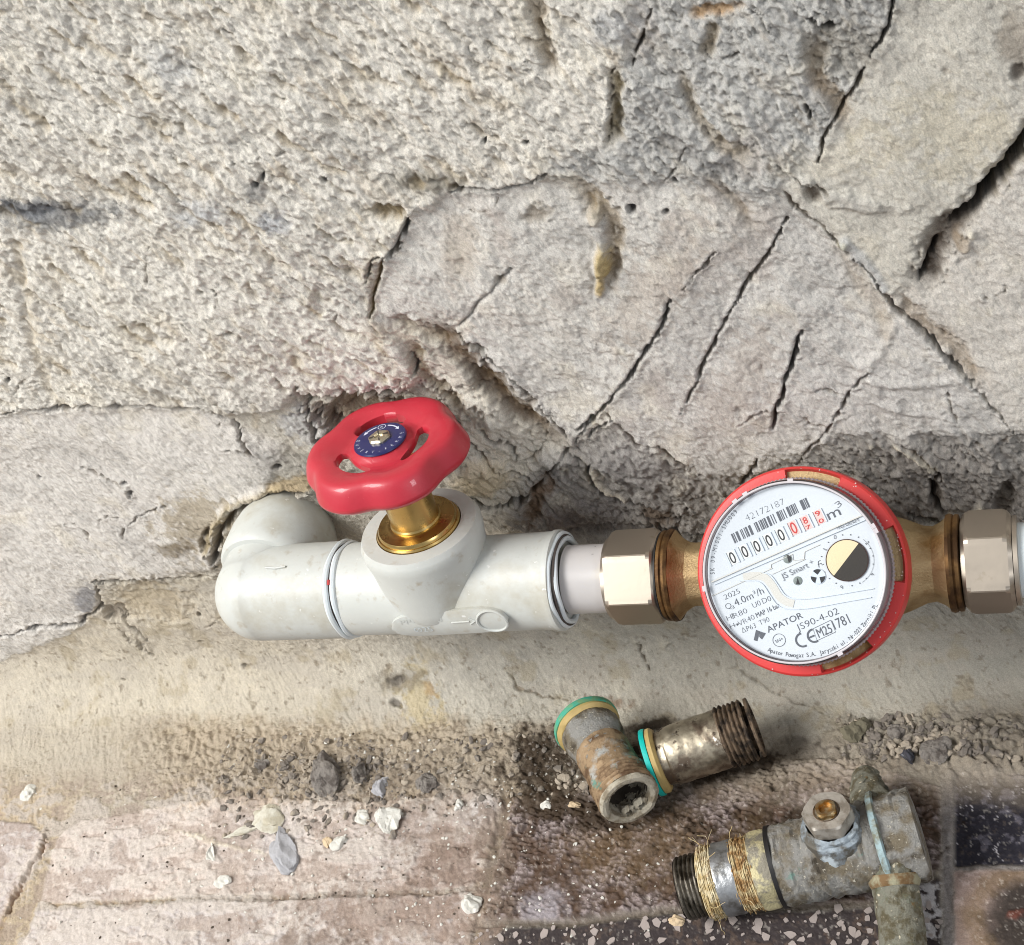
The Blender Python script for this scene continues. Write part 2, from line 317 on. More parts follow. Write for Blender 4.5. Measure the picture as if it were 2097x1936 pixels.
groove([(1260,290),(1320,270),(1400,320),(1460,330)],40,1.2,GRY,.5)
groove([(760,615),(830,640),(880,668)],36,2.2,C(120,102,74),.55)
groove([(840,610),(870,645),(905,690),(960,745),(1020,800),(1085,845),(1108,860)],54,2.6,C(100,82,60),.9); groove([(900,700),(955,755),(1010,805),(1070,848)],26,1.6,C(80,64,48),.6)
crack([(890,645),(940,680),(985,715),(1040,775),(1095,835),(1112,862)],7,3,DRK,.5,.15)
groove([(800,660),(830,730),(880,780),(930,810)],36,2.5,C(128,108,76),.7); crack([(800,690),(812,715),(808,730)],9,4)
crack([(1182,792),(1140,840),(1118,868)],4,1.3,C(110,108,104),.6); crack([(1118,862),(1090,905),(1060,940),(1030,975),(1008,1000)],8,3,BRN,.7)
crack([(1190,812),(1215,838),(1250,866),(1290,880),(1330,905),(1380,932)],8,3.2,BRN,.6); crack([(1150,850),(1180,830),(1200,822)],5,2)
bump(1240,910,95,44,22,2.0,C(158,154,150),.6,.2); crack([(1118,885),(1148,905),(1152,945),(1180,972),(1215,985),(1262,982),(1290,1000)],13,5,DRK,.6,.15); 
D_,T_=pdist([(1135,892),(1160,912),(1163,942),(1188,962),(1225,975)]); hmm+=1.3*np.exp(-(D_/5)**2); tint(np.exp(-(D_/4)**2),CRM,.6)
bump(940,800,60,30,35,2.8,C(200,196,186),.6,.2); bump(1085,898,40,24,10,3.2,C(196,192,184),.7,.2); crack([(935,838),(965,858),(1000,876),(1015,900)],8,3); crack([(880,830),(920,870),(960,905),(980,915)],7,3.5,DRK,.5)
bump(945,935,75,36,-4,3.0,C(206,190,160),.85,.2); bump(955,905,60,14,0,1.5,C(214,200,172),.6); crack([(880,972),(920,985),(955,1000),(1010,985),(1030,968)],13,7,DRK,.6,.15); crack([(985,918),(1010,925),(1040,945)],8,3)
bump(1050,990,26,60,20,-1.5,C(112,88,64),.8); bump(1100,1020,60,36,10,.5,C(118,108,104),.6); bump(1290,1010,46,26,15,-1.2,C(104,88,72),.8); crack([(1240,1000),(1270,1020),(1330,1015),(1345,990)],8,3,DRK,.6)
bump(1280,1050,200,20,4,-2.5,DRK,.45); bump(1190,1010,70,40,20,-.6,C(120,116,116),.5)
# top-right rubble patch
groove([(1045,-20),(1070,60),(1085,140)],42,2.6,C(140,122,96),.65); groove([(1590,60),(1600,150),(1640,190),(1660,240)],44,2,C(144,124,98),.7); crack([(1580,25),(1600,40),(1640,38)],14,6,DRK,.8); crack([(1578,195),(1582,225)],9,4,DRK,.7)
bump(1395,10,60,16,-12,-1.6,C(184,148,104),.8); groove([(1400,30),(1390,80),(1370,100)],30,2,C(150,132,100),.6); crack([(1275,10),(1260,60),(1240,115)],8,3,BRN,.6)
bump(1650,90,90,70,20,-.6,C(140,134,122),.5); groove([(1330,120),(1360,210),(1420,280),(1480,300)],30,1.8,C(150,134,108),.6); bump(1200,40,60,50,0,.8,BLU,.4)
for (a,b,w) in ((1305,405,7),(1236,406,9),(1230,402,5),(1322,345,7),(1030,268,6),(950,265,5),(507,345,9),(522,330,7),(640,340,7),(1580,205,6)): bump(a,b,w,w,0,-3,DRK,.8,.1)
crack([(1560,335),(1575,350),(1600,352),(1618,372)],14,3.5,BRN,.6); bump(1590,372,22,16,40,-3.2,C(110,94,78),.8,.2); bump(1680,385,95,20,8,1.6,C(186,182,174),.6); bump(1580,345,26,12,30,2,C(200,196,188),.4)
bump(1980,70,36,60,0,-.4,C(140,130,118),.7); bump(1990,135,18,18,0,-2,C(110,100,90),.8)
groove([(1640,470),(1680,560),(1720,600),(1740,680)],40,.8,C(158,142,122),.4); D_,T_=pdist([(1620,660),(1640,690),(1680,712),(1720,690),(1745,640)]); hmm+=.9*np.exp(-(D_/8)**2)
D_,T_=pdist([(1700,740),(1760,745),(1830,740),(1880,735)]); hmm+=.8*np.exp(-(D_/8)**2); D_,T_=pdist([(1690,770),(1740,790),(1800,800)]); hmm+=.8*np.exp(-(D_/8)**2)
bump(1650,475,14,14,0,1.5,C(210,200,150),.5); D_,T_=pdist([(1655,468),(1690,510),(1722,552)]); tint(1-sm(D_,8,18),C(178,180,182),.5); hmm+=.8*(1-sm(D_,8,18))
D_,T_=pdist([(1000,520),(960,560),(900,630)]); hmm-=1.2*np.exp(-(D_/3)**2); tint(np.exp(-(D_/3)**2),GRY,.6); bump(985,540,16,12,0,-2,BRN,.5)
tint(1-sm(np.abs(VX-930+.3*(VY-450))+12*wxn,8,40),C(214,210,200),.5*(VY.mean()*0+1)) if False else None
tint(ell(930,470,22,110,0),C(214,210,202),.5); tint(ell(900,480,40,100,0),C(178,164,148),.45)
# soot, ochre and damp on the left stone
tint(ell(100,408,170,34,2),C(104,106,110),.75); tint(ell(60,400,90,22,0),C(84,90,100),.5); bump(95,405,60,12,0,-1.5); tint(ell(390,400,60,40,0),BLU,.5); tint(ell(830,350,100,32,5),C(130,124,112),.8); tint(ell(510,355,26,20,0),GRY,.7); tint(ell(545,420,40,30,0),BLU,.6)
stroke_tint([(40,465),(55,540),(70,620),(80,690),(98,740),(135,790)],15,C(172,152,114),.5); D_,T_=pdist([(40,470),(60,600),(80,700),(110,770)]); hmm-=1.3*np.exp(-(D_/10)**2)
stroke_tint([(210,720),(290,755),(360,790)],20,C(172,154,118),.35); stroke_tint([(500,780),(505,820)],14,OCH,.4); stroke_tint([(730,500),(735,620),(760,700),(800,760)],20,C(156,132,88),.45)
for _ in range(150):
    x0,y0=rng.uniform(-50,1150),rng.uniform(-20,780); l=rng.uniform(15,70); pl=[(x0,y0),(x0+l*.5,y0+l*.42),(x0+l,y0+l*.62)]
    sl=window(x0-10,x0+l+10,y0-10,y0+l+10); D_,T_=pdl(pl,QX[sl],QY[sl]); p=np.exp(-((D_+2.5*edgen[sl])/rng.uniform(3,8))**2)*wide['UL'][sl]; hmm[sl]-=rng.uniform(.7,1.9)*p; col[sl]+=(np.array(C(158,138,100),np.float32)-col[sl])*(p*rng.uniform(.1,.55))[...,None]
tint(ell(330,110,70,40,40),BLU,.35); tint(ell(60,180,120,60,20),GRY,.2); tint(ell(610,830,80,46,20,.6),C(172,174,178),.5); tint(ell(560,900,90,30,20),GRY,.3)
crack([(470,850),(490,872),(510,886)],8,3,BRN,.6); crack([(160,905),(220,935),(260,960)],6,1.2,BRN,.4); bump(700,820,110,44,8,-4.5,C(130,112,90),.7); crack([(590,790),(640,830),(690,850)],10,4,BRN,.6); crack([(600,800),(615,860),(640,880)],9,3,DRK,.5)
bump(570,945,60,24,-10,-.4,C(168,146,108),.7); tint(ell(385,1020,80,80,30,.7),C(156,140,110),.6); tint(ell(345,1070,50,20,0),C(110,96,74),.6); bump(408,1050,14,30,10,-3,C(70,60,50),.8)
crack([(185,1130),(200,1135),(250,1135),(262,1128)],9,4,DRK,.6); crack([(192,1128),(196,1160),(200,1180),(188,1196),(170,1205),(150,1215),(60,1220),(0,1240)],8,3,DRK,.6,.3); bump(222,1200,26,16,20,-3.5,C(110,100,92),.7); crack([(225,1205),(265,1230),(285,1255)],6,2.5,DRK,.6); crack([(200,1205),(230,1230),(300,1285)],5,1.6,DRK,.5); crack([(262,1132),(340,1130),(420,1128),(440,1140)],4,1.3,BRN,.5)
bump(300,1175,95,48,10,-1.0,C(164,148,118),.6); tint(ell(172,1165,34,44,0),C(118,118,124),.7)
bump(20,730,4,5,0,-3,DRK,.9,.1)
for (a,b,w) in ((548,1080-175,8),(545,905,7),(245,940,6),(258,962,7),(80,930,5),(245,1325,5),(480,1300,8),(395,1255,6),(390,1200,5),(775,1375,16),(905,1180,4)): bump(a,b,w,w*.6,20,-2,DRK,.7,.1)
hmm-=3.2*ell(770,800,200,60,0,.3)
g_=np.random.default_rng(21)
for _ in range(46):
    x0,y0=g_.uniform(0,2000),g_.uniform(0,1330); a_=g_.uniform(-.9,1.2); pl=[(x0,y0)]
    for q in range(g_.integers(3,7)): a_+=g_.normal()*.5; l=g_.uniform(8,26); pl.append((pl[-1][0]+l*math.cos(a_),pl[-1][1]+l*math.sin(a_)))
    crack(pl,g_.uniform(1.5,3.5),g_.uniform(.5,1.6),BRN,.45,.3,.15)
for _ in range(60):
    x0,y0=g_.uniform(760,2000),g_.uniform(0,1330); w_=g_.uniform(4,16); bump(x0,y0,w_,w_*g_.uniform(.4,.9),g_.uniform(0,90),g_.uniform(-.9,.9),[BRN,GRY,CRM,DRK][g_.integers(4)],g_.uniform(.15,.45),.7)
tint(ell(1280,560,150,70,-55,.8),C(176,164,152),.5); tint(ell(1450,740,120,90,-60,.8),C(176,166,156),.5); tint(ell(1050,600,120,60,20,.8),C(212,206,196),.4); tint(ell(1850,250,160,100,0,.8),C(184,174,150),.4)
crack([(418,1105),(424,1065),(436,1030),(458,1000),(492,978),(540,964),(600,960)],16,5,C(96,80,58),.6,.08,.8)
D_,T_=pdist([(405,1070),(420,1025),(448,985),(490,962),(545,950)]); hmm+=1.4*np.exp(-(D_/9)**2)*(1+edgen); tint(np.exp(-(D_/6)**2),C(196,178,140),.5)
# around the meter
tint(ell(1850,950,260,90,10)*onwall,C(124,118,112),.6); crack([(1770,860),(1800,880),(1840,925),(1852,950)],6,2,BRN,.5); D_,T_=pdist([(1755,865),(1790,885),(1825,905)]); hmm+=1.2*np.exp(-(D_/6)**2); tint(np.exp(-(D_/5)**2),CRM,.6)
crack([(1835,920),(1822,950),(1820,975),(1840,1000),(1870,1012)],12,5,DRK,.7); bump(1830,960,14,34,0,-2,C(100,90,80),.7); D_,T_=pdist([(1850,1000),(1880,1022),(1900,1010),(1915,985)]); hmm+=1.8*np.exp(-(D_/6)**2); tint(np.exp(-(D_/5)**2),CRM,.6)
crack([(1775,995),(1820,1020),(1870,1035),(1990,1050)],11,6,DRK,.6); bump(1962,985,22,48,10,-2.5,C(84,76,66),.8); crack([(1400,1050),(1340,1045),(1200,1062)],10,4,DRK,.6)
crack([(1440,1310),(1500,1345),(1570,1380),(1640,1410)],4,1.2,BRN,.5); crack([(1245,1250),(1262,1290),(1270,1305)],5,2,BRN,.6); crack([(990,1315),(1020,1350),(1080,1362),(1110,1370)],5,1.5,BRN,.5)
cv=sm(VY,1080,1250)*(lab==0)
tint(cv*sm(VX,1000,1500),C(154,149,138),.65); tint(cv*sm(-VX,-900,-500),C(190,178,158),.45); tint(cv*sm(fbm(mx/25,ms/9,4,3,.6),.05,.4),C(170,162,150),.5); tint(cv*sm(VX,1700,1950)*sm(VY,1330,1400),C(128,120,108),.8)
tint(cv*sm(fbm(mx/9,ms/9,4,13),.2,.5),C(150,136,108),.4); tint(cv*sm(fbm(mx/2.2,ms/2.2,3,16),.35,.7),C(112,100,84),.6)
tint(ell(820,1370,70,44,60,.7),C(176,158,112),.5); tint(ell(780,1330,60,26,0),C(110,102,90),.6); tint(ell(840,1350,14,24,-20,.6),C(150,116,66),.5); bump(775,1330,24,10,-10,-1.5,C(80,74,68),.6)

# ------------------------------------------------------------------ floor tiles (view coordinates)
TL=dict(
 paver_left=[(-900,1530),(60,1610),(100,1650),(45,1740),(0,1800),(-500,2600),(-1500,2600)],
 paver_mid=[(112,1640),(160,1605),(480,1560),(690,1570),(986,1550),(965,1640),(942,1735),(640,1745),(300,1758),(80,1768)],
 paver_low=[(74,1782),(300,1770),(640,1758),(940,1748),(915,1860),(700,2700),(-400,2700),(40,1860)],
 pebbled=[(1002,1560),(1120,1545),(1400,1480),(1650,1490),(1838,1540),(1840,1700),(1700,1765),(1300,1775),(1100,1800),(940,1800),(960,1730),(985,1640)],
 terrazzo=[(936,1815),(1100,1812),(1300,1788),(1700,1778),(1840,1715),(1842,1860),(1845,2700),(740,2700),(920,1870)],
 black=[(1866,1508),(2050,1506),(2300,1505),(2300,1690),(2000,1692),(1864,1695)],
 rusty=[(1864,1704),(2000,1702),(2300,1700),(2300,2600),(1866,2600)])
onfloor=gs>SW*.55
tnames=list(TL); QX2=VX+2.5*wxn; QY2=VY+2.5*wyn
edged={}
for i,(k,p) in enumerate(TL.items()):
    m=inside(p,QX2,QY2)&onfloor; lab[m&(lab==0)]=20+i; edged[k]=blur(lab==20+i,1)
anyt=sum(edged.values()); tw={k:blur(lab==20+i,1) for i,k in []}
fl=sm(VY,1480,1560)*sm(gs,SW*.5,SW*1.0)
hmm=hmm*(1-.75*fl*np.clip(anyt,0,1))
th=dict(paver_left=.5,paver_mid=.5,paver_low=.3,pebbled=.6,terrazzo=.3,black=-1.0,rusty=.5)
for k in tnames: hmm+=th[k]*edged[k]
hmm-=.5*fl*(1-np.clip(anyt,0,1))
tc=dict(paver_left=C(166,157,153),paver_mid=C(179,167,158),paver_low=C(172,163,157),pebbled=C(96,84,79),terrazzo=C(56,49,49),black=C(40,38,46),rusty=C(140,122,114))
gr=C(158,148,134)
tint(fl*(1-np.clip(anyt,0,1)),gr,.7); tint(fl*(1-np.clip(anyt,0,1))*sm(VX,920,1000)*sm(VY,1500,1560)*sm(-VX,-1840,-1820),C(92,82,72),.85); tint(fl*(1-np.clip(anyt,0,1))*sm(-VX,-260,-60),C(176,158,132),.7)
for k in tnames: tint(edged[k],tc[k],1)
f1=fbm(mx/7,ms/7,4,10,.6); f2=fbm(mx/1.8,ms/1.8,4,17,.7); f3=fbm(mx/3.5,ms/3.5,4,21,.6)
pv=edged['paver_mid']+edged['paver_low']+edged['paver_left']
tint(pv*sm(VX+60*f1,560,900),C(132,116,108),.75); tint(pv*sm(f3,.18,.5),C(140,124,114),.45); tint(pv*sm(-f1,.1,.5),C(192,179,168),.4); tint(pv*sm(f2,.35,.6),C(110,96,88),.6)
tint(edged['paver_low']*sm(f3+.1,.1,.4),C(168,162,160),.6)
hmm+=pv*(.45*f3+.35*f2); tint(pv*sm(fbm(mx/30,ms/30,4,5,.6),.0,.35),C(168,160,156),.5); tint(pv*sm(f2*f3+.1,.14,.3),C(120,104,94),.5)
rub=sm(VY+30*f1,1385,1450)*sm(-VY-30*f1,-1600,-1545)*sm(-VX,-1120,-1040)*sm(VX,160,420); rub2=sm(VX+40*f1,1560,1700)*sm(VY+20*f1,1385,1430)*sm(-VY,-1530,-1490)
hmm+=(rub+rub2*1.4)*(1.7*np.maximum(0,1-1.5*worley(mx/3.2+wxn,ms/3.2+wyn,6))+.8*f3); tint(rub,C(168,150,126),.7); tint(rub*sm(f3,.15,.4),C(112,98,80),.7); tint(rub2,C(122,114,102),.75); tint(rub2*sm(f3,.1,.35),C(62,54,46),.8)
pe=edged['pebbled']; w_=worley(mx/2.6+1.1*wxn+.8*edgen,ms/1.35+1.1*wyn+.6*edgen,8); pa=.35+.65*sm(fbm(mx/12,ms/12,3,2),-.25,.25); hmm+=pe*(2.3*pa*np.maximum(0,.8-w_)+.55*f3+.35*f2); tint(pe*sm(-w_,-.5,-.15),C(158,145,144),.6); tint(pe*sm(w_,.5,.85),C(66,52,48),.7); tint(pe*sm(f1+.12,.0,.4),C(78,58,42),.8); tint(pe*sm(f2,.1,.5),C(54,44,38),.6); tint(pe*ell(1250,1650,160,110,0),C(104,84,58),.5); tint(pe*ell(1060,1780,60,50,0),C(150,146,152),.5)
te=edged['terrazzo']; tint(te*sm(f3,.2,.45),C(92,76,66),.6); hmm+=te*.2*f2
tint(te*sm(VX,1740,1790)*sm(f3+.25,.05,.2),C(176,172,172),.9)
bl=edged['black']; hmm+=bl*.55*f3; tint(bl*sm(f3,.12,.4),C(110,106,116),.6); tint(bl*sm(f2,.45,.6),C(190,186,190),.8)
ru=edged['rusty']; tint(ru*sm(f3,.1,.35),C(178,160,154),.6); tint(ru*(1-sm(np.hypot(VX-2010,(VY-1800)*1.1)+30*f1,60,130)),C(46,40,36),.95); dd=np.abs(np.hypot(VX-2010,(VY-1800)*1.1)-108)+20*f1; tint(ru*(1-sm(dd,6,40)),C(112,92,66),.6); bump(1985,1790,22,12,-20,.8,C(104,54,42),.7,.3); hmm+=ru*.3*f3
groutm=fl*(1-np.clip(anyt,0,1))*sm(VX,1830,1850); tint(groutm,C(134,128,126),.9)
# dark organic dirt round the fittings
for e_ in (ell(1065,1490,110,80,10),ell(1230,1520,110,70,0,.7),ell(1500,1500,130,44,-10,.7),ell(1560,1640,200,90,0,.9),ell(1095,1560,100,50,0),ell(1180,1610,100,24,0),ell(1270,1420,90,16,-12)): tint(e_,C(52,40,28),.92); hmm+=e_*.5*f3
tint(ell(1560,1470,70,40,10),C(84,80,74),.7); tint(ell(1440,1680,60,110,20),C(84,66,44),.6); tint(ell(1180,1375,60,14,0),C(120,92,70),.7); tint(ell(1740,1500,60,30,0),C(70,60,50),.7); tint(ell(1700,1545,24,30,0),C(130,86,40),.7)
stroke_tint([(-10,1830),(20,1770),(60,1700),(88,1650),(100,1610)],12,C(160,130,84),.6); crack([(10,1790),(50,1722),(84,1660),(96,1620)],9,2.2,C(120,88,50),.6)
stroke_tint([(105,1606),(160,1570),(240,1548),(480,1540)],12,C(208,196,180),.4); D_,T_=pdist([(105,1606),(160,1570),(240,1548),(480,1540)]); hmm+=.35*np.exp(-(D_/8)**2)*(1+2*edgen)
crack([(76,1770),(200,1766),(300,1762),(640,1752),(940,1742)],4,.5,C(150,126,96),.5,.05); stroke_tint([(600,1590),(700,1575),(900,1565),(985,1552)],10,C(200,194,186),.6)
D_,T_=pdist([(990,1555),(968,1640),(945,1740),(925,1850)]); tint(1-sm(D_,8,22),C(140,122,98),.6)
bump(930,1590,60,30,-25,1.0,C(176,174,178),.7,.3); bump(895,1670,26,12,-10,.6,C(84,48,44),.85,.2); bump(430,1650,110,8,14,.4,C(206,198,176),.6); tint(ell(560,1640,60,60,0),C(176,170,170),.4); 
# dust, smears and dirt lying over tiles and joints alike
lf=fl*sm(-VX,-1010,-930); dn=fbm(mx/16,ms/8,5,23,.62); dn2=fbm(mx/5,ms/5,4,2,.65)
tint(lf*sm(dn+.3*dn2,-.05,.22),C(176,167,159),.75); tint(lf*sm(-dn-.35*dn2,.06,.24),C(146,131,121),.6); tint(lf*sm(dn2,.25,.5)*sm(VX,250,600),C(118,104,94),.65)
hmm+=lf*(.5*sm(dn+.3*dn2,-.02,.08)+.35*dn2)
tint(fl*ell(965,1720,50,150,0,.8),C(112,98,86),.6); tint(sm(VY+25*dn,1425,1500)*sm(-VY-25*dn,-1600,-1540)*sm(VX,380,620),C(134,122,106),.45); tint(sm(VY+30*f1,1390,1470)*sm(-VY,-1560,-1500),C(160,150,136),.35); tint(fl*ell(760,1790,230,70,0,.6),C(128,110,98),.65); tint(fl*ell(620,1848,110,30,0,.6),C(106,92,82),.5); tint(fl*ell(880,1700,90,60,0,.6),C(116,98,88),.6)
sc3=fbm(mx/1.5,ms/1.5,3,14,.7); tint(fl*sm(sc3,.3,.55),C(110,98,88),.3); tint(fl*sm(-sc3,.38,.6),C(206,198,188),.25)
hmm+=fl*.25*sc3
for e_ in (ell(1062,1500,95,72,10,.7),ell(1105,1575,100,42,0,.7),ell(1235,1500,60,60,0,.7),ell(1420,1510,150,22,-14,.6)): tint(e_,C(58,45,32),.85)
tint(ell(880,1640,110,90,0,.9)*fl,C(120,104,92),.5); tint(ell(700,1500,230,40,0,.8),C(120,108,94),.45)
DISP=hmm/1000.
PX=gx; PY=by+ny*DISP; PZ=bz+nz*DISP
def disp_at(x,s):
    i=int(np.clip(np.searchsorted(XS,x),0,len(XS)-1)); j=int(np.clip(np.searchsorted(SS,s),0,len(SS)-1)); return float(DISP[j,i])
def surf(px):
    """photo pixel -> point on the relief and its normal"""
    r=ray(px)
    def g(t):
        p=CAM+t*r; y,z=p[1]-WY,p[2]
        return (RF-math.hypot(y+RF,z-RF)) if (y>-RF and z<RF) else min(-y,z)
    a,b=.2,1.5
    for _ in range(40):
        c=(a+b)/2
        if g(c)>0: a=c
        else: b=c
    p=CAM+a*r; y,z=p[1]-WY,p[2]
    if y>-RF and z<RF: th_=math.atan2(RF-z,y+RF); s=RF*th_; n=np.array([0,-math.cos(th_),math.sin(th_)])
    elif z>=RF: s=RF-z; n=np.array([0,-1.,0])
    else: s=SW+(-RF-y); n=np.array([0,0,1.])
    return p+n*disp_at(p[0],s),n

def rock_material(name,rough=.93,bump_d=.00035,sc=900):
    m=bpy.data.materials.new(name); m.use_nodes=True; nt=m.node_tree; N=nt.nodes; L=nt.links; b=N['Principled BSDF']; b.inputs['Roughness'].default_value=rough; b.inputs['Specular IOR Level'].default_value=.25
    at=N.new('ShaderNodeAttribute'); at.attribute_name='tone'; tc=N.new('ShaderNodeTexCoord')
    n1=N.new('ShaderNodeTexNoise'); n1.inputs['Scale'].default_value=sc; n1.inputs['Detail'].default_value=5; n1.inputs['Roughness'].default_value=.75; 
    def dot(v):
        d=N.new('ShaderNodeVectorMath'); d.operation='DOT_PRODUCT'; d.inputs[1].default_value=v; L.new(tc.outputs['Object'],d.inputs[0]); return d.outputs['Value']
    cb=N.new('ShaderNodeCombineXYZ'); L.new(dot((.47*.42,0,-.88*.42)),cb.inputs[0]); L.new(dot((.88,0,.47)),cb.inputs[1]); L.new(dot((0,1,0)),cb.inputs[2]); L.new(cb.outputs[0],n1.inputs['Vector'])
    n2=N.new('ShaderNodeTexNoise'); n2.inputs['Scale'].default_value=2300; n2.inputs['Detail'].default_value=2; L.new(tc.outputs['Object'],n2.inputs['Vector'])
    mr=N.new('ShaderNodeMapRange'); mr.inputs[1].default_value=.3; mr.inputs[2].default_value=.7; mr.inputs[3].default_value=.84; mr.inputs[4].default_value=1.13; L.new(n2.outputs[0],mr.inputs[0])
    vm=N.new('ShaderNodeVectorMath'); vm.operation='SCALE'; L.new(at.outputs['Color'],vm.inputs[0]); L.new(mr.outputs[0],vm.inputs['Scale']); L.new(vm.outputs[0],b.inputs['Base Color'])
    bp=N.new('ShaderNodeBump'); bp.inputs['Distance'].default_value=bump_d; L.new(n1.outputs[0],bp.inputs['Height']); L.new(bp.outputs[0],b.inputs['Normal']); return m
M_rock=rock_material('weathered_stone',bump_d=.0013,sc=1100); M_plaster=rock_material('cement_render',bump_d=.0011,sc=900); M_tile=rock_material('worn_tile',.7,.0003,900)
def patch(name,ids,m,parent=None):
    L4=lab; ok=np.isin(L4[:-1,:-1],ids); js,is_=np.nonzero(ok); nxn=len(XS)
    a=js*nxn+is_; quads=np.stack([a,a+nxn,a+nxn+1,a+1],1)
    u,inv=np.unique(quads.ravel(),return_inverse=True); inv=inv.reshape(-1)
    co=np.stack([PX.ravel()[u],PY.ravel()[u],PZ.ravel()[u]],1).astype(np.float32)
    me=bpy.data.meshes.new(name); me.vertices.add(len(u)); me.vertices.foreach_set('co',co.ravel())
    nq=len(quads); me.loops.add(nq*4); me.loops.foreach_set('vertex_index',inv.astype(np.int32)); me.polygons.add(nq); me.polygons.foreach_set('loop_start',np.arange(0,nq*4,4,dtype=np.int32))
    me.update(calc_edges=True); me.shade_smooth()
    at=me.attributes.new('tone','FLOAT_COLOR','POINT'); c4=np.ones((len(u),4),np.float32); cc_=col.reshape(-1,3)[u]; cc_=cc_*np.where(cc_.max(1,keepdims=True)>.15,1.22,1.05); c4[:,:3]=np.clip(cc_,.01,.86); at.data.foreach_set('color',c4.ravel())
    me.materials.append(m); return link(bpy.data.objects.new(name,me),parent)
wall=thing('old_wall','rough old plastered stone wall with cracks and chisel cuts behind the pipe','wall')
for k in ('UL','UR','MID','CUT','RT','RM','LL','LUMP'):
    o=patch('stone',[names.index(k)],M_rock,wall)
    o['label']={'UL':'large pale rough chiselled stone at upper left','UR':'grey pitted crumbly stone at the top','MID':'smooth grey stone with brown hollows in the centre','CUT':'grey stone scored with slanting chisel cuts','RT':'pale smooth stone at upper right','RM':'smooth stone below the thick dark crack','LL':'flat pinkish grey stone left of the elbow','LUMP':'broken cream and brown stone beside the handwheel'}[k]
o=patch('shaded_dark_mortar',[names.index('BAND')],M_rock,wall)  # rough dark mortar, its colour deepened for the shadow behind the meter
fl_id=20+np.arange(len(tnames))
# plaster cove above, mortar bed below
lab2=(lab==0)&(gs>SW*.75); lab[lab2]=40
patch('plaster_cove',[0],M_plaster,wall)
floor=patch('floor',[40],M_plaster); floor['kind']='structure'
for i,k in enumerate(tnames):
    o=patch('tile',[20+i],M_tile,floor); o['label']={'paver_left':'pinkish grey paver at far left','paver_mid':'pale pinkish paver in the middle left','paver_low':'grey paver at lower left edge','pebbled':'dark pebbled tile under the loose fittings','terrazzo':'dark terrazzo tile with pale chips','black':'black speckled tile at right','rusty':'rust stained pinkish tile at lower right'}[k]

# ================================================================== THINGS
V3=lambda *a: np.array(a,float)
YP,ZP=-.05,.095
M_ppr=mat('grey_polypropylene',sr(190,192,187),.40,var=.05,vscale=40,bump=.00010,bscale=260,sss=.12,spots=[(sr(158,150,130),38,.52,.80),(sr(166,158,142),200,.60,.78),(sr(96,84,70),620,.745,.77),(sr(212,212,208),300,.66,.72)],rough2=.55,cscale=60)
M_pprw=mat('pale_melted_plastic',sr(206,213,215),.3,var=.04,vscale=200,sss=.2)
M_gap=mat('dark_gap_fill',sr(70,62,58),.8)  # one dark tone for the weld gaps and screw slots
M_brass=mat('turned_brass',sr(196,166,106),.25,1,bump=.00002,bscale=300,var=.08,vscale=90,rough2=.34,cscale=150)
M_cast=mat('cast_brass',sr(182,160,122),.52,1,bump=.00035,bscale=1300,col2=sr(142,112,72),cscale=90,thr=(.5,.68),rough2=.6)
M_cast_dk=mat('tarnished_brass',sr(128,98,62),.55,.9,bump=.0001,bscale=900,col2=sr(74,54,36),cscale=110,thr=(.4,.6))
M_nick=mat('nickel_plated_nut',sr(180,169,155),.42,1,bump=.00002,bscale=500,spots=[(sr(150,138,118),120,.62,.78)],rough2=.48,cscale=70)
M_red=mat('red_enamel',sr(178,38,54),.36,0,coat=.3,bump=.00018,bscale=120,var=.08,vscale=60,rough2=.5,cscale=80,spots=[(sr(206,96,100),900,.70,.76)])
M_redp=mat('red_plastic_ring',sr(200,54,52),.42,0,bump=.00006,bscale=1200,spots=[(sr(232,170,160),700,.72,.78)])
M_blue=mat('blue_plate',sr(22,28,84),.3,coat=.3,var=.1,vscale=300)
M_whp=mat('white_print',sr(205,208,225),.5)
M_steel=mat('plated_screw',sr(200,192,172),.3,1,rough2=.45,cscale=400)
M_black=mat('black_rubber',sr(24,22,22),.5)
M_redmark=mat('red_marker',sr(170,30,30),.6)
def part(name,vf,m,parent,**k): return mesh_obj(name,vf[0],vf[1],m,parent,**k)

# --- plastic elbow
el=thing('pipe_elbow','rounded grey plastic elbow leaving the wall left of the valve','pipe elbow',(0,YP,ZP))
x2=.0018; RE=.0171
mb=MB(); mb.add(*lathe([(RE,x2),(RE,.0345),(.0169,.0360),(.0150,.0362)],96,axis='x',caps=(False,True))); mb.add(*lathe([(RE*.999,0),(RE*.999,.022),(.0166,.030)],96,axis='y',off=(x2,0,0),caps=(False,False)))
sp=[(RE*math.cos(a),RE*math.sin(a)) for a in np.linspace(-math.pi/2,math.pi/2,40)]; mb.add(*lathe([(max(r,1e-7),h) for r,h in sp],96,off=(x2,0,0)))
mb.obj('elbow_body',M_ppr,el,sharp=50)
part('wall_collar',lathe([(.0165,.0085),(.0186,.0090),(.0195,.0102),(.0200,.013),(.0200,.022),(.0192,.028),(.0176,.0325),(.0160,.036),(.0155,.060)],96,axis='y',off=(x2,0,0),caps=(False,False)),M_ppr,el)
def wob(a,b,c): return lambda t,r,h:(r+a*math.sin(3*t+b)+a*.6*math.sin(7*t+c),h+a*1.3*math.sin(2*t+c))
part('weld_bead',tor(.0166,.0364,.0011,72,8,'x',jit=wob(.00025,.4,1.)),M_pprw,el)
part('mould_mark',tube([(.012,-.0035,.0171),(.016,-.004,.0170),(.020,-.0035,.0171)],.0004,6),M_ppr,el)

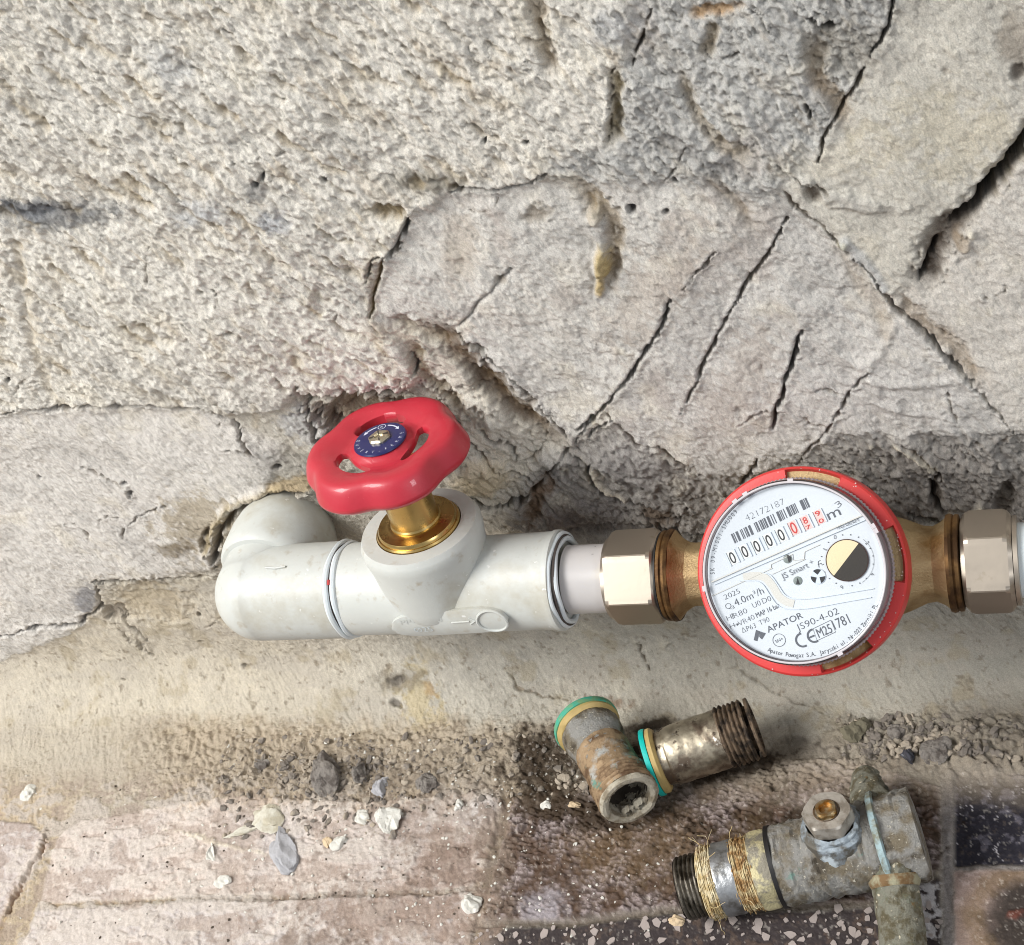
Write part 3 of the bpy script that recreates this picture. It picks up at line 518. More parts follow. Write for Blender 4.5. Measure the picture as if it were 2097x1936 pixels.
# --- stop valve with the red handwheel
vo=V3(.079,YP,ZP); al=R(7); S=V3(0,math.sin(al),math.cos(al))
va=thing('stop_valve','grey plastic stop valve on the pipe topped by a red handwheel','valve',tuple(vo),z=tuple(S))
part('valve_body',lathe([(.0148,-.0405),(.0160,-.0402),(.0163,-.039),(.0163,.030),(.0164,.0350),(.0168,.0357),(.0168,.0372),(.0150,.0380)],72,axis='x'),M_ppr,va)
part('weld_bead',tor(.0160,-.0405,.0011,72,8,'x',jit=wob(.0003,1.,2.)),M_pprw,va)
part('weld_gap',tor(.0161,-.0418,.0007,60,6,'x'),M_gap,va)
part('red_marker_line',tube([(-.0414,-.0115,.0123),(-.0414,-.0102,.0135)],.0006,6),M_redmark,va)
for (r_,h_,t_,s_) in ((.0154,.0380,.0008,0),(.0138,.0392,.0010,1)): part('melt_ring',tor(r_,h_,t_,72,8,'x',jit=wob(.00035,s_,s_*2.)),M_pprw,va)
for (r_,h_) in ((.0148,.0390),): part('ring_gap',tor(r_,h_,.0005,60,6,'x'),M_gap,va)
boss=[(.0150,-.0050),(.0172,-.0036),(.0184,-.0012),(.0190,.0025),(.0197,.0095),(.0203,.0165),(.0210,.0215),(.0211,.0240),(.0207,.0250),(.0199,.0266),(.0148,.0267),(.0146,.0255)]
DX=(-.0066,0,0)
part('valve_boss',lathe(boss,96,off=DX),M_ppr,va,sharp=28)
part('bonnet_base',lathe([(.0145,.0250),(.0145,.0270),(.0141,.0276),(.0137,.0276),(.0136,.0283),(.0132,.0290),(.0112,.0291),(.0100,.0293),(.0096,.0294)],72,off=DX),M_brass,va,sharp=25)
part('bonnet_stem',lathe([(.0088,.0285),(.0088,.0300),(.0084,.0306),(.0082,.0320),(.0080,.0420),(.0076,.0428),(.0074,.0440)],64,off=DX),M_brass,va,sharp=25)
part('gland_hexagon',lathe([(.0076,.0425),(.0088,.0432),(.0092,.0440),(.0092,.0505),(.0086,.0515),(.006,.0515)],72,rf=hexr(.0078,.3),off=DX),M_brass,va,sharp=25)
part('spindle',lathe([(.0045,.050),(.0045,.062)],24,off=DX),M_brass,va)
# handwheel
NT,NR=240,30; notch=[R(-90+60*k+6) for k in range(6)]; slots=[R(112),R(-4),R(232)]; hz=.0606
def adist(a,b): return (a-b+math.pi)%(2*math.pi)-math.pi
def Rw(t): return .0278-sum(.0023*math.exp(-(adist(t,n)/.24)**2) for n in notch)
def slotw(t):
    d=min(abs(adist(t,s)) for s in slots); return max(0,1-(d/R(40))**2)**.5 if d<R(40) else 0
def ztop(r,t):
    x=r*1000; k=Rw(t)/.0278
    rim=1.7*math.exp(-((x-22.0*k)/5.6)**2); return (.3+rim-.7*math.exp(-((x-12.5)/3.0)**2)+1.3*(1-min(1,max(0,(x-9.0)/1.3)))**1.5-(max(0,x-23.6*k)/(4.0*k))**2.4*5.4)/1000
def zbot(r,t):
    x=r*1000; k=Rw(t)/.0278
    return (-2.4-6.4*(1-math.exp(-(max(0,x-17*k)/4)**2))+ (max(0,x-24.4*k)/(3.2*k))**2.2*2.2-2.5*(1-min(1,max(0,(x-8)/1.5))))/1000
v=[];f=[]
def rad_list(t):
    w=slotw(t); c=.0131; a,b=c-.0024*w,c+.0031*w; Rr_=Rw(t)
    ins=list(np.linspace(.004,a,9)); mid=[a+(b-a)*q for q in (.33,.66)]; out=list(np.linspace(b,Rr_*.90,10)); rim=[Rr_*(.90+.10*math.sin(math.pi/2*q/8)) for q in range(1,9)]
    return ins+mid+out+rim
nr=len(rad_list(0))
for i in range(NT):
    t=2*math.pi*i/NT; rl=rad_list(t)
    for r_ in rl: v.append((r_*math.cos(t),r_*math.sin(t),ztop(r_,t)))
for i in range(NT):
    t=2*math.pi*i/NT; rl=rad_list(t)
    for q,r_ in enumerate(rl): v.append((r_*math.cos(t),r_*math.sin(t),min(zbot(r_,t),ztop(r_,t)-(.0002 if q<nr-1 else 0))))
off=NT*nr
def hole(i,k): 
    t=2*math.pi*(i+.5)/NT; return slotw(2*math.pi*i/NT)>0.05 and slotw(2*math.pi*(i+1)/NT)>0.05 and 8<=k<=10
for i in range(NT):
    j=(i+1)%NT
    for k in range(nr-1):
        if hole(i,k): continue
        f.append((i*nr+k,i*nr+k+1,j*nr+k+1,j*nr+k)); f.append((off+i*nr+k,off+j*nr+k,off+j*nr+k+1,off+i*nr+k+1))
        for (kk,aa,bb) in ((k-1,k,k),(k+1,k+1,k+1)):
            if 0<=kk<nr-1 and hole(i,kk): f.append((i*nr+aa,j*nr+aa,off+j*nr+aa,off+i*nr+aa) if kk<k else (j*nr+aa,i*nr+aa,off+i*nr+aa,off+j*nr+aa))
        for ii,a_ in (((i-1)%NT,i),(j,j)):
            if hole(ii,k): f.append((a_*nr+k,a_*nr+k+1,off+a_*nr+k+1,off+a_*nr+k))
    f.append((i*nr+nr-1,off+i*nr+nr-1,off+j*nr+nr-1,j*nr+nr-1)); f.append((i*nr,j*nr,off+j*nr,off+i*nr))
v=[(a,b,c+hz) for a,b,c in v]
hw=mesh_obj('handwheel',v,f,M_red,va,sharp=70); hw.location=(-.0079,0,0)
pz=hz+.0019
plate=part('name_plate',lathe([(.0036,pz-.0004),(.0086,pz-.0004),(.0089,pz),(.0086,pz+.0005),(.0080,pz+.0006),(.0036,pz+.0006)],64),M_blue,hw,sharp=30)
part('wheel_screw',lathe([(.0036,pz),(.0036,pz+.0012),(.0030,pz+.0017),(.0016,pz+.0019),(.0014,pz+.0012),(0.00001,pz+.0012)],36,rf=lambda t,r,h:r*(1+.06*math.cos(6*t))),M_steel,hw,sharp=30)
for q in range(4): 
    a=q*math.pi/2+.4; part('screw_slot',box((math.cos(a)*.0023,math.sin(a)*.0023,pz+.0017),(.0016,.0004,.0006),np.array([[math.cos(a),-math.sin(a),0],[math.sin(a),math.cos(a),0],[0,0,1]])),M_gap,hw,smooth=False)

# ---- lettering helpers
_fc={}
def glyphs(txt,thin=0.0):
    k=(txt,thin)
    if k in _fc: return _fc[k]
    c=bpy.data.curves.new('t','FONT'); c.body=txt; c.size=1; c.resolution_u=3; c.offset=-thin; o=bpy.data.objects.new('t',c); SC.collection.objects.link(o)
    bpy.context.view_layer.update(); dg=bpy.context.evaluated_depsgraph_get(); me=bpy.data.meshes.new_from_object(o.evaluated_get(dg))
    v=np.array([tuple(p.co)[:2] for p in me.vertices]) if len(me.vertices) else np.zeros((0,2)); f=[tuple(p.vertices) for p in me.polygons]
    bpy.data.objects.remove(o); bpy.data.curves.remove(c); bpy.data.meshes.remove(me); _fc[k]=(v,f); return v,f
CAPH=.73
def text_line(txt,p0,p1,h,thin=.012,shear=0):
    """flat text from p0 to p1 (2-D) of capital height h -> 2-D verts, faces"""
    v,f=glyphs(txt,thin); p0=np.array(p0);p1=np.array(p1); d=p1-p0; L=np.linalg.norm(d); d/=L; n=np.array([-d[1],d[0]])
    x0,x1=v[:,0].min(),v[:,0].max(); X=(v[:,0]-x0)/(x1-x0)*L; Y=v[:,1]/CAPH*h
    return p0+X[:,None]*d+Y[:,None]*n,f
def arc_text(txt,c,r,a0,a1,h,outward=True,thin=.012):
    """letters spread from angle a0 to a1 round c"""
    V=[];Fc=[];n=len(txt)
    for i,ch in enumerate(txt):
        if ch==' ': continue
        a=a0+(a1-a0)*i/(n-1); v,f=glyphs(ch,thin); w=(v[:,0].max()-v[:,0].min()); X=(v[:,0]-v[:,0].min()-w/2)/CAPH*h*.82; Y=v[:,1]/CAPH*h
        rr=np.array([math.cos(a),math.sin(a)]); up=rr if outward else -rr; rt=np.array([up[1],-up[0]])
        k=len(V); V+=list(c+rr*r+X[:,None]*rt+Y[:,None]*up); Fc+=[tuple(q+k for q in g) for g in f]
    return np.array(V),Fc
def print2d(name,items,z,m,parent,conv=None):
    mb=MB()
    for (v,f) in items: mb.add([(p[0],p[1],z) for p in v],f)
    return mesh_obj(name,mb.v,mb.f,m,parent,smooth=False)
def stroke2d(pts,w,closed=False):
    pts=[np.array(p,float) for p in pts]; v=[];f=[];n=len(pts)
    for i,p in enumerate(pts):
        a=pts[i-1] if (i or closed) else p; b=pts[(i+1)%n] if (i<n-1 or closed) else p; d=b-a; d/=np.linalg.norm(d)+1e-12; q=np.array([-d[1],d[0]])*w/2; v+=[p+q,p-q]
    for i in range(n if closed else n-1): j=(i+1)%n; f.append((2*i,2*i+1,2*j+1,2*j))
    return v,f
def circ(c,r,n=40,a0=0,a1=2*math.pi): 
    full=abs(a1-a0-2*math.pi)<1e-6; return [np.array(c)+r*np.array([math.cos(a0+(a1-a0)*i/(n if full else n-1)),math.sin(a0+(a1-a0)*i/(n if full else n-1))]) for i in range(n)]
def disc2d(c,r,n=40): p=circ(c,r,n); return p,[tuple(range(n))]
# plate lettering
ri=.0064
print2d('plate_lettering',[arc_text('OUVERT-FERME',np.zeros(2),.0080,R(185),R(375),.0013,False,.01),stroke2d(circ((0,0),ri+.0005,12,R(150),R(118)),.0005),stroke2d(circ((0,0),ri+.0005,12,R(85),R(50)),.0005),
  ([(math.cos(R(162))*.0068,math.sin(R(162))*.0068),(math.cos(R(149))*.0076,math.sin(R(149))*.0076),(math.cos(R(149))*.0061,math.sin(R(149))*.0061)],[(0,2,1)]),
  ([(math.cos(R(38))*.0068,math.sin(R(38))*.0068),(math.cos(R(51))*.0076,math.sin(R(51))*.0076),(math.cos(R(51))*.0061,math.sin(R(51))*.0061)],[(0,1,2)]),
  stroke2d(circ((-.0014,.0063),.0013,20),.0002,True),text_line('R',(-.0018,.0058),(-.0010,.0058),.0011,.0)],pz+.0007,M_whp,plate)
# raised lozenge with arrow on the valve body (wrapped on the cylinder)
def wrap(pts2,rr): # (x along, a arc mm) -> cylinder; local frame of the valve, angle from +z toward -y
    o=[]
    for x,a in pts2:
        th=R(97)-a/.0163; o.append((x,-rr*math.sin(th),rr*math.cos(th)))
    return o
def wrap_patch(name,outline,h0,h1,m,parent,nx=40):
    # outline by half-width function: list of (x,lo,hi)
    v=[];f=[]; n=len(outline); NS=8
    for (x,lo,hi) in outline:
        col_=[(x,lo,h0)]+[(x,lo+(hi-lo)*q/NS,h1) for q in range(NS+1)]+[(x,hi,h0)]
        for (a,b,h) in col_: v+=wrap([(a,b)],.0163+h)
    w=NS+3
    for i in range(n-1):
        for k in range(w-1): f.append((i*w+k,i*w+k+1,(i+1)*w+k+1,(i+1)*w+k))
    return mesh_obj(name,v,f,m,parent,sharp=60)
oz=[]; 
for i in range(41):
    u=-1+2*i/40; x=.0005+.0215*u; hh=.0054*(1-abs(u)**5)**.5; cy=.0012*u
    oz.append((x,cy-hh,cy+hh))
loz=wrap_patch('raised_badge',oz,-.0004,.0017,M_ppr,va)
def ringwrap(cx,cy,rx,ry,rad,m,name,par):
    pts=[(cx+rx*math.cos(a),cy+ry*math.sin(a)) for a in np.linspace(0,2*math.pi,41)[:-1]]; p=wrap(pts,.0163+.0019); v,f=tube(p+[p[0]],rad,6,False); mesh_obj(name,v,f,m,par)
ringwrap(.0165,.0010,.0052,.0043,.0005,M_ppr,'rim',loz)
pp=wrap([(.002,.0012),(.0085,.0015)],.0163+.0018); part('arrow_mark',tube(pp,.0003,6),M_ppr,loz); pp=wrap([(.0085,.0027),(.0108,.0017),(.0085,.0003)],.0163+.0018); part('arrow_mark',tube(pp,.0003,6),M_ppr,loz)
v,f=text_line('Ø25',(-.0128,-.0030),(-.0060,-.0025),.0026,.0); mesh_obj('embossed_size',wrap([tuple(p) for p in v],.0163+.00185),f,M_pprw,loz,smooth=False)
v,f=text_line('PP-R 100',(-.0165,.0012),(-.0010,.0018),.0018,.0); mesh_obj('embossed_text',wrap([tuple(p) for p in v],.0163+.00185),f,M_ppr,loz,smooth=False)

# --- pipe stubs, union nuts
def nut(name_label,x0,x1,off,grp):
    t=thing('union_nut',name_label,'nut',(0,YP,ZP),group=grp)
    ap=.0136; c=ap/math.cos(math.pi/6); n=96; w=x1-x0
    prof=[(ap*.90,x0),(ap*.985,x0),(c*.955,x0+.0012),(c*1.0,x0+.0024),(c*1.0,x1-.0024),(c*.955,x1-.0012),(ap*.985,x1),(ap*.90,x1)]
    part('nut_body',lathe(prof,192,rf=hexr(ap,R(off),.992),axis='x'),M_nick,t,sharp=7)
    return t
n1=nut('nickel plated union nut between the white pipe stub and the meter',.1334,.1512,136,'union nuts on the meter'); part('washer',lathe([(.0128,.1510),(.0143,.1511),(.0143,.1516),(.0128,.1518)],64,axis='x'),M_black,n1)
n2=nut('nickel plated union nut right of the meter with dark shaded underside','.' and .2440,.2584,136,'union nuts on the meter'); part('lip',lathe([(.0128,.2584),(.0134,.2586),(.0134,.2598),(.0115,.2600)],64,axis='x'),M_nick,n2)
M_stub=mat('translucent_white_plastic',sr(188,184,182),.32,sss=.3,var=.03,vscale=40,spots=[(sr(198,190,168),60,.5,.7),(sr(60,54,48),420,.70,.73)])
st=thing('pipe_stub','short milky plastic pipe stub entering the left union nut','pipe',(0,YP,ZP)); part('stub_wall',lathe([(.0116,.1190),(.0114,.1200),(.0113,.1360)],64,axis='x'),M_stub,st)
st2=thing('pipe_stub','pale bluish plastic pipe leaving the frame at right edge','pipe',(0,YP,ZP)); part('stub_wall',lathe([(.0112,.2575),(.0112,.33)],64,axis='x'),M_pprw,st2)
# water drops on the right nut and pipe
# --- water meter
mx0=.1988; bt=R(43); Mz=V3(0,-math.sin(bt),math.cos(bt))
wm=thing('water_meter','round white dial water meter in a red plastic ring on brass body','water meter',(mx0,YP,ZP),z=tuple(Mz))
ex,ey=V3(1,0,0),np.cross(Mz,V3(1,0,0))
oct_=lambda ap:(lambda t,r,h: min(r,r*.955/math.cos(((t-R(90-22.5)+math.pi/8)%(math.pi/4))-math.pi/8)))
body=part('meter_body',lathe([(.012,-.024),(.022,-.021),(.0265,-.012),(.0285,.002),(.0295,.012),(.0300,.0165),(.0300,.0215),(.026,.0220)],96),M_cast,wm)
for s_ in (-1,1):
    L_=[(.0185,.014),(.0150,.022),(.0118,.028),(.0104,.032),(.0101,.037),(.0104,.0388),(.0118,.0410),(.0136,.0426),(.0146,.0434)]
    if s_>0: L_=[(.0195,.014),(.0165,.022),(.0140,.029),(.0118,.034),(.0114,.0368),(.0126,.0392),(.0142,.0412)]
    L_=[(r,s_*h) for r,h in L_]
    part('pipe_neck',lathe(L_ if s_>0 else L_[::-1],96,rf=oct_(0),axis='x'),M_cast,body,sharp=20)
    e_=.0439 if s_<0 else .0415
    part('flange',lathe([(r,s_*(e_+d)) for r,d in ((.0120,-.0008),(.0147,-.0006),(.0150,.0004),(.0148,.0012),(.0143,.0016),(.0147,.0020),(.0146,.0030),(.0128,.0034))][::(1 if s_>0 else -1)],72,axis='x'),M_cast_dk,body,sharp=30)
hR=.0215
# red ring with five windows, each showing the tan seal below
wins=[R(a) for a in (79,7.5,-65.5)]
def inwin(t): return any(abs(adist(t,w))<R(15.5) for w in wins)
N=288; v=[];f=[]
prof=[(.0268,hR+.0018),(.0292,hR+.0018),(.0305,hR+.0016),(.0311,hR+.0009),(.0313,hR-.0002),(.0313,hR-.009),(.0300,hR-.0092)]
for i in range(N):
    t=2*math.pi*i/N
    for k,(r_,h_) in enumerate(prof):
        if k in(0,1) and inwin(t): h_=hR-.0016; r_= r_ if k==0 else .0291
        v.append((r_*math.cos(t),r_*math.sin(t),h_))
np_=len(prof)
for i in range(N):
    j=(i+1)%N
    for k in range(np_-1): f.append((i*np_+k,i*np_+k+1,j*np_+k+1,j*np_+k))
ring=mesh_obj('red_ring',v,f,M_redp,wm,sharp=30)
M_tan=mat('tan_seal',sr(206,174,128),.5,var=.06,vscale=150)
for w in wins:
    pts=[(r_*math.cos(w+R(a)),r_*math.sin(w+R(a)),hR-.0013) for r_ in (.0266,.0290) for a in np.linspace(-15,15,14)]
    mesh_obj('seal_window',pts,[(i,i+14,i+15,i+1) for i in range(13)],M_tan,ring,smooth=False)
# register housing, dial
hD=.0322
M_house=mat('grey_register_housing',sr(150,138,140),.3,var=.12,vscale=120,coat=.3)
M_dial=mat('dial_white',sr(208,212,217),.42); M_dial2=mat('dial_window_white',sr(208,216,226),.35); M_ink=mat('grey_dial_ink',sr(88,91,98),.6); M_ink2=mat('black_dial_ink',sr(30,30,34),.5); M_inkr=mat('red_dial_ink',sr(196,52,48),.5)
M_drum=mat('digit_drum_plastic',sr(222,222,218),.5); M_drumr=mat('pink_digit_drum_plastic',sr(226,190,184),.5); M_cream=mat('cream_pointer_half',sr(224,208,170),.4); M_dkb=mat('dark_pointer_half',sr(52,46,40),.32); M_groove=mat('beige_moulding',sr(206,202,194),.45)
part('housing',lathe([(.0272,hR-.001),(.0272,hR+.0040),(.0268,hR+.0048),(.0262,hD-.0004),(.0259,hD+.0004),(.0257,hD-.0002),(.0257,hD-.0020)],128),M_house,wm,sharp=30)
part('knurled_band',lathe([(.0275,hR+.0022),(.0278,hR+.0028),(.0278,hR+.0042),(.0274,hR+.0048)],288,rf=lambda t,r,h:r*(1+.006*math.cos(144*t))),M_house,wm,sharp=20)
dial=part('dial',lathe([(.0257,hD-.0016),(.0257,hD-.0001),(.0256,hD),(.00001,hD)],128),M_dial,wm,sharp=30)
Dc=V3(mx0,YP,ZP)
def dl(cx,cy,h=None):
    h=hD if h is None else h; r=ray((cx/3.85+1400,cy/3.85+930)); q=Dc+Mz*h; t=((q-CAM)@Mz)/(r@Mz); p=CAM+t*r-Dc; return np.array([p@ex,p@ey])
U_=np.linalg.norm(dl(985,922)-dl(885,922))/100  # metres per crop pixel
def tl(txt,a,b,h,thin=.02): return text_line(txt,dl(*a),dl(*b),h*U_,thin)
dc=dl(885,922)
zp=hD+.00012
print2d('serial_number',[tl('42172187',(497,532),(800,396),56,.03)],zp,M_ink,dial)
bars=[]; q0,q1=dl(404,706),dl(998,418); up=dl(372,633)-q0; bw=[2,1,1,2,3,3,1,1,1,2,1,1,2,2,3,5,1,1,2,2,1,1,2,1,1,1,2,2,3,2,1,2,1,4,3,1,1,1,1,2,1,3,3,1,1,1,2,1,1,1,1,6,4,1,1,1,2]
tot_=sum(bw); a=0
for i,w in enumerate(bw):
    if i%2==0:
        s0=q0+(q1-q0)*a/tot_; s1=q0+(q1-q0)*(a+w)/tot_; bars.append(([s0,s1,s1+up,s0+up],[(0,1,2,3)]))
    a+=w
print2d('barcode',bars,zp,M_ink,dial)
# recessed number windows with digit drums
wc=[(386,818),(482,770),(578,728),(673,683),(769,638),(868,583),(967,542),(1070,496)]
dirb=dl(964,542)-dl(385,815); dirb/=np.linalg.norm(dirb); nb=np.array([-dirb[1],dirb[0]])
for i,(cx,cy) in enumerate(wc):
    c=dl(cx,cy); w,h=66*U_,112*U_; red=i>4
    dr=mesh_obj('digit_drum',*[x for x in box((0,0,0),(1,1,1))],M_drumr if red else M_drum,dial,smooth=False)
    pts=[];
    for sx in (-.5,.5):
        for sy in (-.5,.5):
            p=c+dirb*w*sx+nb*h*sy
            for z_ in (hD-.0005,hD+.00008): pts.append((sx,sy,z_,p))
    me=bpy.data.meshes.new('digit_drum'); order=[(-.5,-.5,0),(-.5,-.5,1),(-.5,.5,0),(-.5,.5,1),(.5,-.5,0),(.5,-.5,1),(.5,.5,0),(.5,.5,1)]
    me.from_pydata([(float(p[0]),float(p[1]),z_) for (_,_,z_,p) in pts],[],[(0,1,3,2),(4,6,7,5),(0,4,5,1),(2,3,7,6),(0,2,6,4),(1,5,7,3)]); me.materials.append(M_drumr if red else M_drum); dr.data=me
    fr=[]; 
    for sx in (-1,1): fr.append(box((*(c+dirb*sx*(w/2+5*U_)),hD+.0002),(9*U_,h*1.02,.0005),np.array([[dirb[0],nb[0],0],[dirb[1],nb[1],0],[0,0,1]])))
    mb=MB(); [mb.add(*b_) for b_ in fr]; mb.obj('window_frame',M_dial2,dial,smooth=False)
    hl_,wl_=96*U_,44*U_
    def dg(ch,cc,hh,ww): 
        vv,ff=glyphs(ch,.0); X=(vv[:,0]-vv[:,0].min())/(np.ptp(vv[:,0]))-.5; Y=(vv[:,1]-vv[:,1].min())/(np.ptp(vv[:,1]))-.5
        return cc+X[:,None]*ww*dirb+Y[:,None]*hh*nb,ff
    if i<6: it=[dg('0',c,hl_,wl_)]
    elif i==6: it=[dg('8',c+nb*h*.18,hl_*.55,wl_*.8),dg('7',c-nb*h*.34,hl_*.3,wl_*.9)]
    else: it=[dg('9',c+nb*h*.27,hl_*.42,wl_*.9),dg('0',c-nb*h*.30,hl_*.35,wl_*.9)]
    print2d('digit',it,hD+.0002,M_inkr if red else M_ink2,dial)
print2d('unit_lettering',[tl('m',(1148,522),(1245,477),84,.0),tl('3',(1216,430),(1252,402),52,.02)],zp,M_ink,dial)
print2d('type_lettering',[tl('×0.0001',(1216,603),(1382,530),34,.01)],zp+.0003,M_ink,dial)
# stepped clear bridge across the dial
def strip(pts,wd,z0,z1,m,name,par):
    pts=[np.array(p) for p in pts]; v,f=stroke2d(pts,wd); n=len(v); top=[(p[0],p[1],z1) for p in v]; bot=[(p[0],p[1],z0) for p in v]; F_=[tuple(q) for q in f]
    for i in range(0,n-2,2): F_+=[(i,i+2,n+i+2,n+i),(i+1,n+i+1,n+i+3,i+3)]
    F_+=[(0,n,n+1,1),(n-2,n-1,2*n-1,2*n-2)]
    return mesh_obj(name,top+bot,F_,m,par,smooth=True,sharp=30)
a0,a1=dl(205,1000),dl(1420,470)
strip([dl(222,1010),dl(1418,480)],9*U_,hD,hD+.0006,M_groove,'dial_step',dial); strip([dl(240,1032),dl(1432,520)],5*U_,hD,hD+.0005,M_dial2,'dial_step',dial); strip([dl(225,1120),dl(700,900)],5*U_,hD,hD+.0003,M_groove,'dial_step',dial)
def bez(P,n=14):
    out=[]; P=[np.array(p,float) for p in P]; P=[2*P[0]-P[1]]+P+[2*P[-1]-P[-2]]
    for i in range(1,len(P)-2):
        for k in range(n): t=k/n; out.append(.5*((2*P[i])+(-P[i-1]+P[i+1])*t+(2*P[i-1]-5*P[i]+4*P[i+1]-P[i+2])*t*t+(-P[i-1]+3*P[i]-3*P[i+1]+P[i+2])*t**3))
    return out+[P[-2]]
sg=[dl(*p) for p in bez([(470,975),(560,960),(640,975),(700,1040),(750,1120),(810,1165),(870,1182)])]
strip(sg,62*U_,hD,hD+.00018,M_groove,'curved_channel',dial)
for off_,ps in ((0,[(440,1000),(560,1000),(625,1030),(680,1110),(740,1190),(820,1222),(1000,1215),(1250,1170),(1480,1130)]),(1,[(620,935),(690,960),(750,1040),(800,1110),(870,1140),(1000,1140),(1200,1110),(1500,1060)])):
    strip([dl(*p) for p in bez(ps)],5*U_,hD,hD+.00045,M_dial2,'channel_edge',dial)
strip([dl(*p) for p in ((675,905),(690,900),(690,870),(860,790),(865,840),(950,830),(955,770),(1075,715))],4*U_,hD,hD+.0003,M_groove,'moulded_edge',dial); strip([dl(*p) for p in ((700,948),(960,830))],3*U_,hD,hD+.0003,M_groove,'moulded_edge',dial)
for cx,cy in ((820,828),(900,1000)):
    h_=part('sight_hole',lathe([(35*U_,hD),(35*U_,hD+.0002),(31*U_,hD+.00025),(.00001,hD+.00022)],32,off=(*dl(cx,cy),0)),mat('grey_hole',sr(120,128,124),.5),dial)
    c=dl(cx,cy); print2d('indicator',[([c+30*U_*np.array([math.cos(a),math.sin(a)]) for a in np.linspace(-1.3,1.7,14)] if cy<900 else [c+np.array([0,24*U_]),c+np.array([-14*U_,-26*U_]),c+np.array([16*U_,-26*U_])],[tuple(range(14)) if cy<900 else (0,1,2)])],hD+.0003,M_ink2,h_)
print2d('model_lettering',[tl('JS Smart',(783,990),(990,892),50,.01),tl('+',(1003,880),(1030,868),50,.02)],zp+.0002,M_ink,dial)
print2d('flow_mark',[stroke2d([dl(1068,895),dl(1060,850),dl(1078,838)],5*U_),stroke2d([dl(1058,872),dl(1085,862),dl(1092,876),dl(1105,868)],5*U_)],zp,M_ink,dial)
sw=dl(1060,965); it=[]
for k,a in enumerate((100,215,330)):
    p=[sw+14*U_*np.array([math.cos(R(a)),math.sin(R(a))])]+[sw+57*U_*np.array([math.cos(R(a+q)),math.sin(R(a+q))]) for q in np.linspace(-38,30,9)]; it.append((p,[tuple(range(10))]))
part('star_well',lathe([(62*U_,hD),(62*U_,hD+.0002),(58*U_,hD+.0003),(.00001,hD+.00026)],40,off=(*sw,0)),M_dial2,dial)
print2d('flow_star',it,hD+.0004,M_ink2,dial)
pc=dl(1290,838); pr=166*U_
pt=part('pointer_disc',lathe([(pr,hD),(pr,hD+.0005),(pr*.975,hD+.0007),(pr*.96,hD+.0004),(.00001,hD+.0004)],72,off=(*pc,0)),mat('pointer_rim',sr(92,66,60),.35),dial,sharp=30)
va_,vb_=dl(1372,718)-pc,dl(1188,958)-pc; a_a,a_b=math.atan2(va_[1],va_[0]),math.atan2(vb_[1],vb_[0])%(2*math.pi)
print2d('cream_half',[(circ(pc,pr*.955,40,a_a,a_b),[tuple(range(40))])],hD+.0005,M_cream,pt); print2d('dark_half',[(circ(pc,pr*.955,40,a_b,a_a+2*math.pi),[tuple(range(40))])],hD+.0005,M_dkb,pt)
it=[stroke2d(circ(pc,205*U_,60,R(-60),R(50)),2*U_)]
for k in range(20):
    a=R(115)-k*2*math.pi/20
    if k%4: 
        rr=np.array([math.cos(a),math.sin(a)]); it.append(stroke2d([pc+rr*196*U_,pc+rr*206*U_],7*U_))
for k,(ch,cx,cy) in enumerate((('0',1195,655),('2',1448,700),('4',1488,950),('6',1248,1052),('8',1120,755))):
    a=R((0,-50,-100,-155,70)[k]); c=dl(cx,cy); vv,ff=glyphs(ch,.01); X=(vv[:,0]-vv[:,0].mean())/CAPH*34*U_; Y=(vv[:,1]-.36)/CAPH*34*U_; sc_=.6 if ch=='8' else 1
    it.append((np.stack([c[0]+sc_*(X*math.cos(a)-Y*math.sin(a)),c[1]+sc_*(X*math.sin(a)+Y*math.cos(a))],1),ff))
print2d('pointer_scale',it,zp+.0001,M_ink,dial)
print2d('data_lettering',[tl('2025',(328,1150),(448,1096),44),tl('Q',(338,1228),(382,1212),50),tl('3',(382,1226),(404,1216),30),tl('4.0m³/h',(412,1202),(638,1098),60,.008),
  tl('H',(348,1316),(384,1300),44),tl('R80',(402,1296),(506,1250),44),tl('U0',(552,1216),(612,1190),46),tl('D0',(628,1182),(694,1156),46),stroke2d([dl(392,1300),dl(381,1262)],4*U_),([dl(376,1268),dl(380,1254),dl(389,1263)],[(0,1,2)]),
  tl('H',(374,1380),(408,1366),42),tl('VR40',(440,1358),(564,1300),44),stroke2d([dl(408,1350),dl(436,1338)],5*U_),([dl(424,1356),dl(417,1336),dl(438,1336)],[(0,1,2)]),tl('MAP 16 bar',(580,1292),(762,1208),42,.0),
  tl('ΔP63',(466,1412),(574,1368),42),tl('T90',(604,1352),(680,1318),42)],zp,M_ink,dial)
lg=[dl(*p) for p in ((553,1472),(572,1386),(608,1400),(648,1416),(626,1456),(606,1440),(600,1462))]
print2d('maker_emblem',[([dl(553,1468),dl(571,1386),dl(600,1398),dl(582,1476)],[(0,1,2,3)]),([dl(596,1440),dl(600,1398),dl(648,1414),dl(618,1462),dl(606,1452)],[(0,1,2,3,4)])],zp,M_ink,dial)
print2d('maker_lettering',[tl('APATOR',(668,1410),(944,1290),52,.0)],zp,M_ink,dial); print2d('type_number',[tl('JS90-4-02',(902,1397),(1228,1258),56,.015)],zp,M_ink,dial)
bx=[dl(*p) for p in ((1052,1472),(1020,1378),(1160,1310),(1198,1404))]
cc,ce=dl(938,1466),dl(1028,1432); u_=dirb; ang=math.atan2(dirb[1],dirb[0])
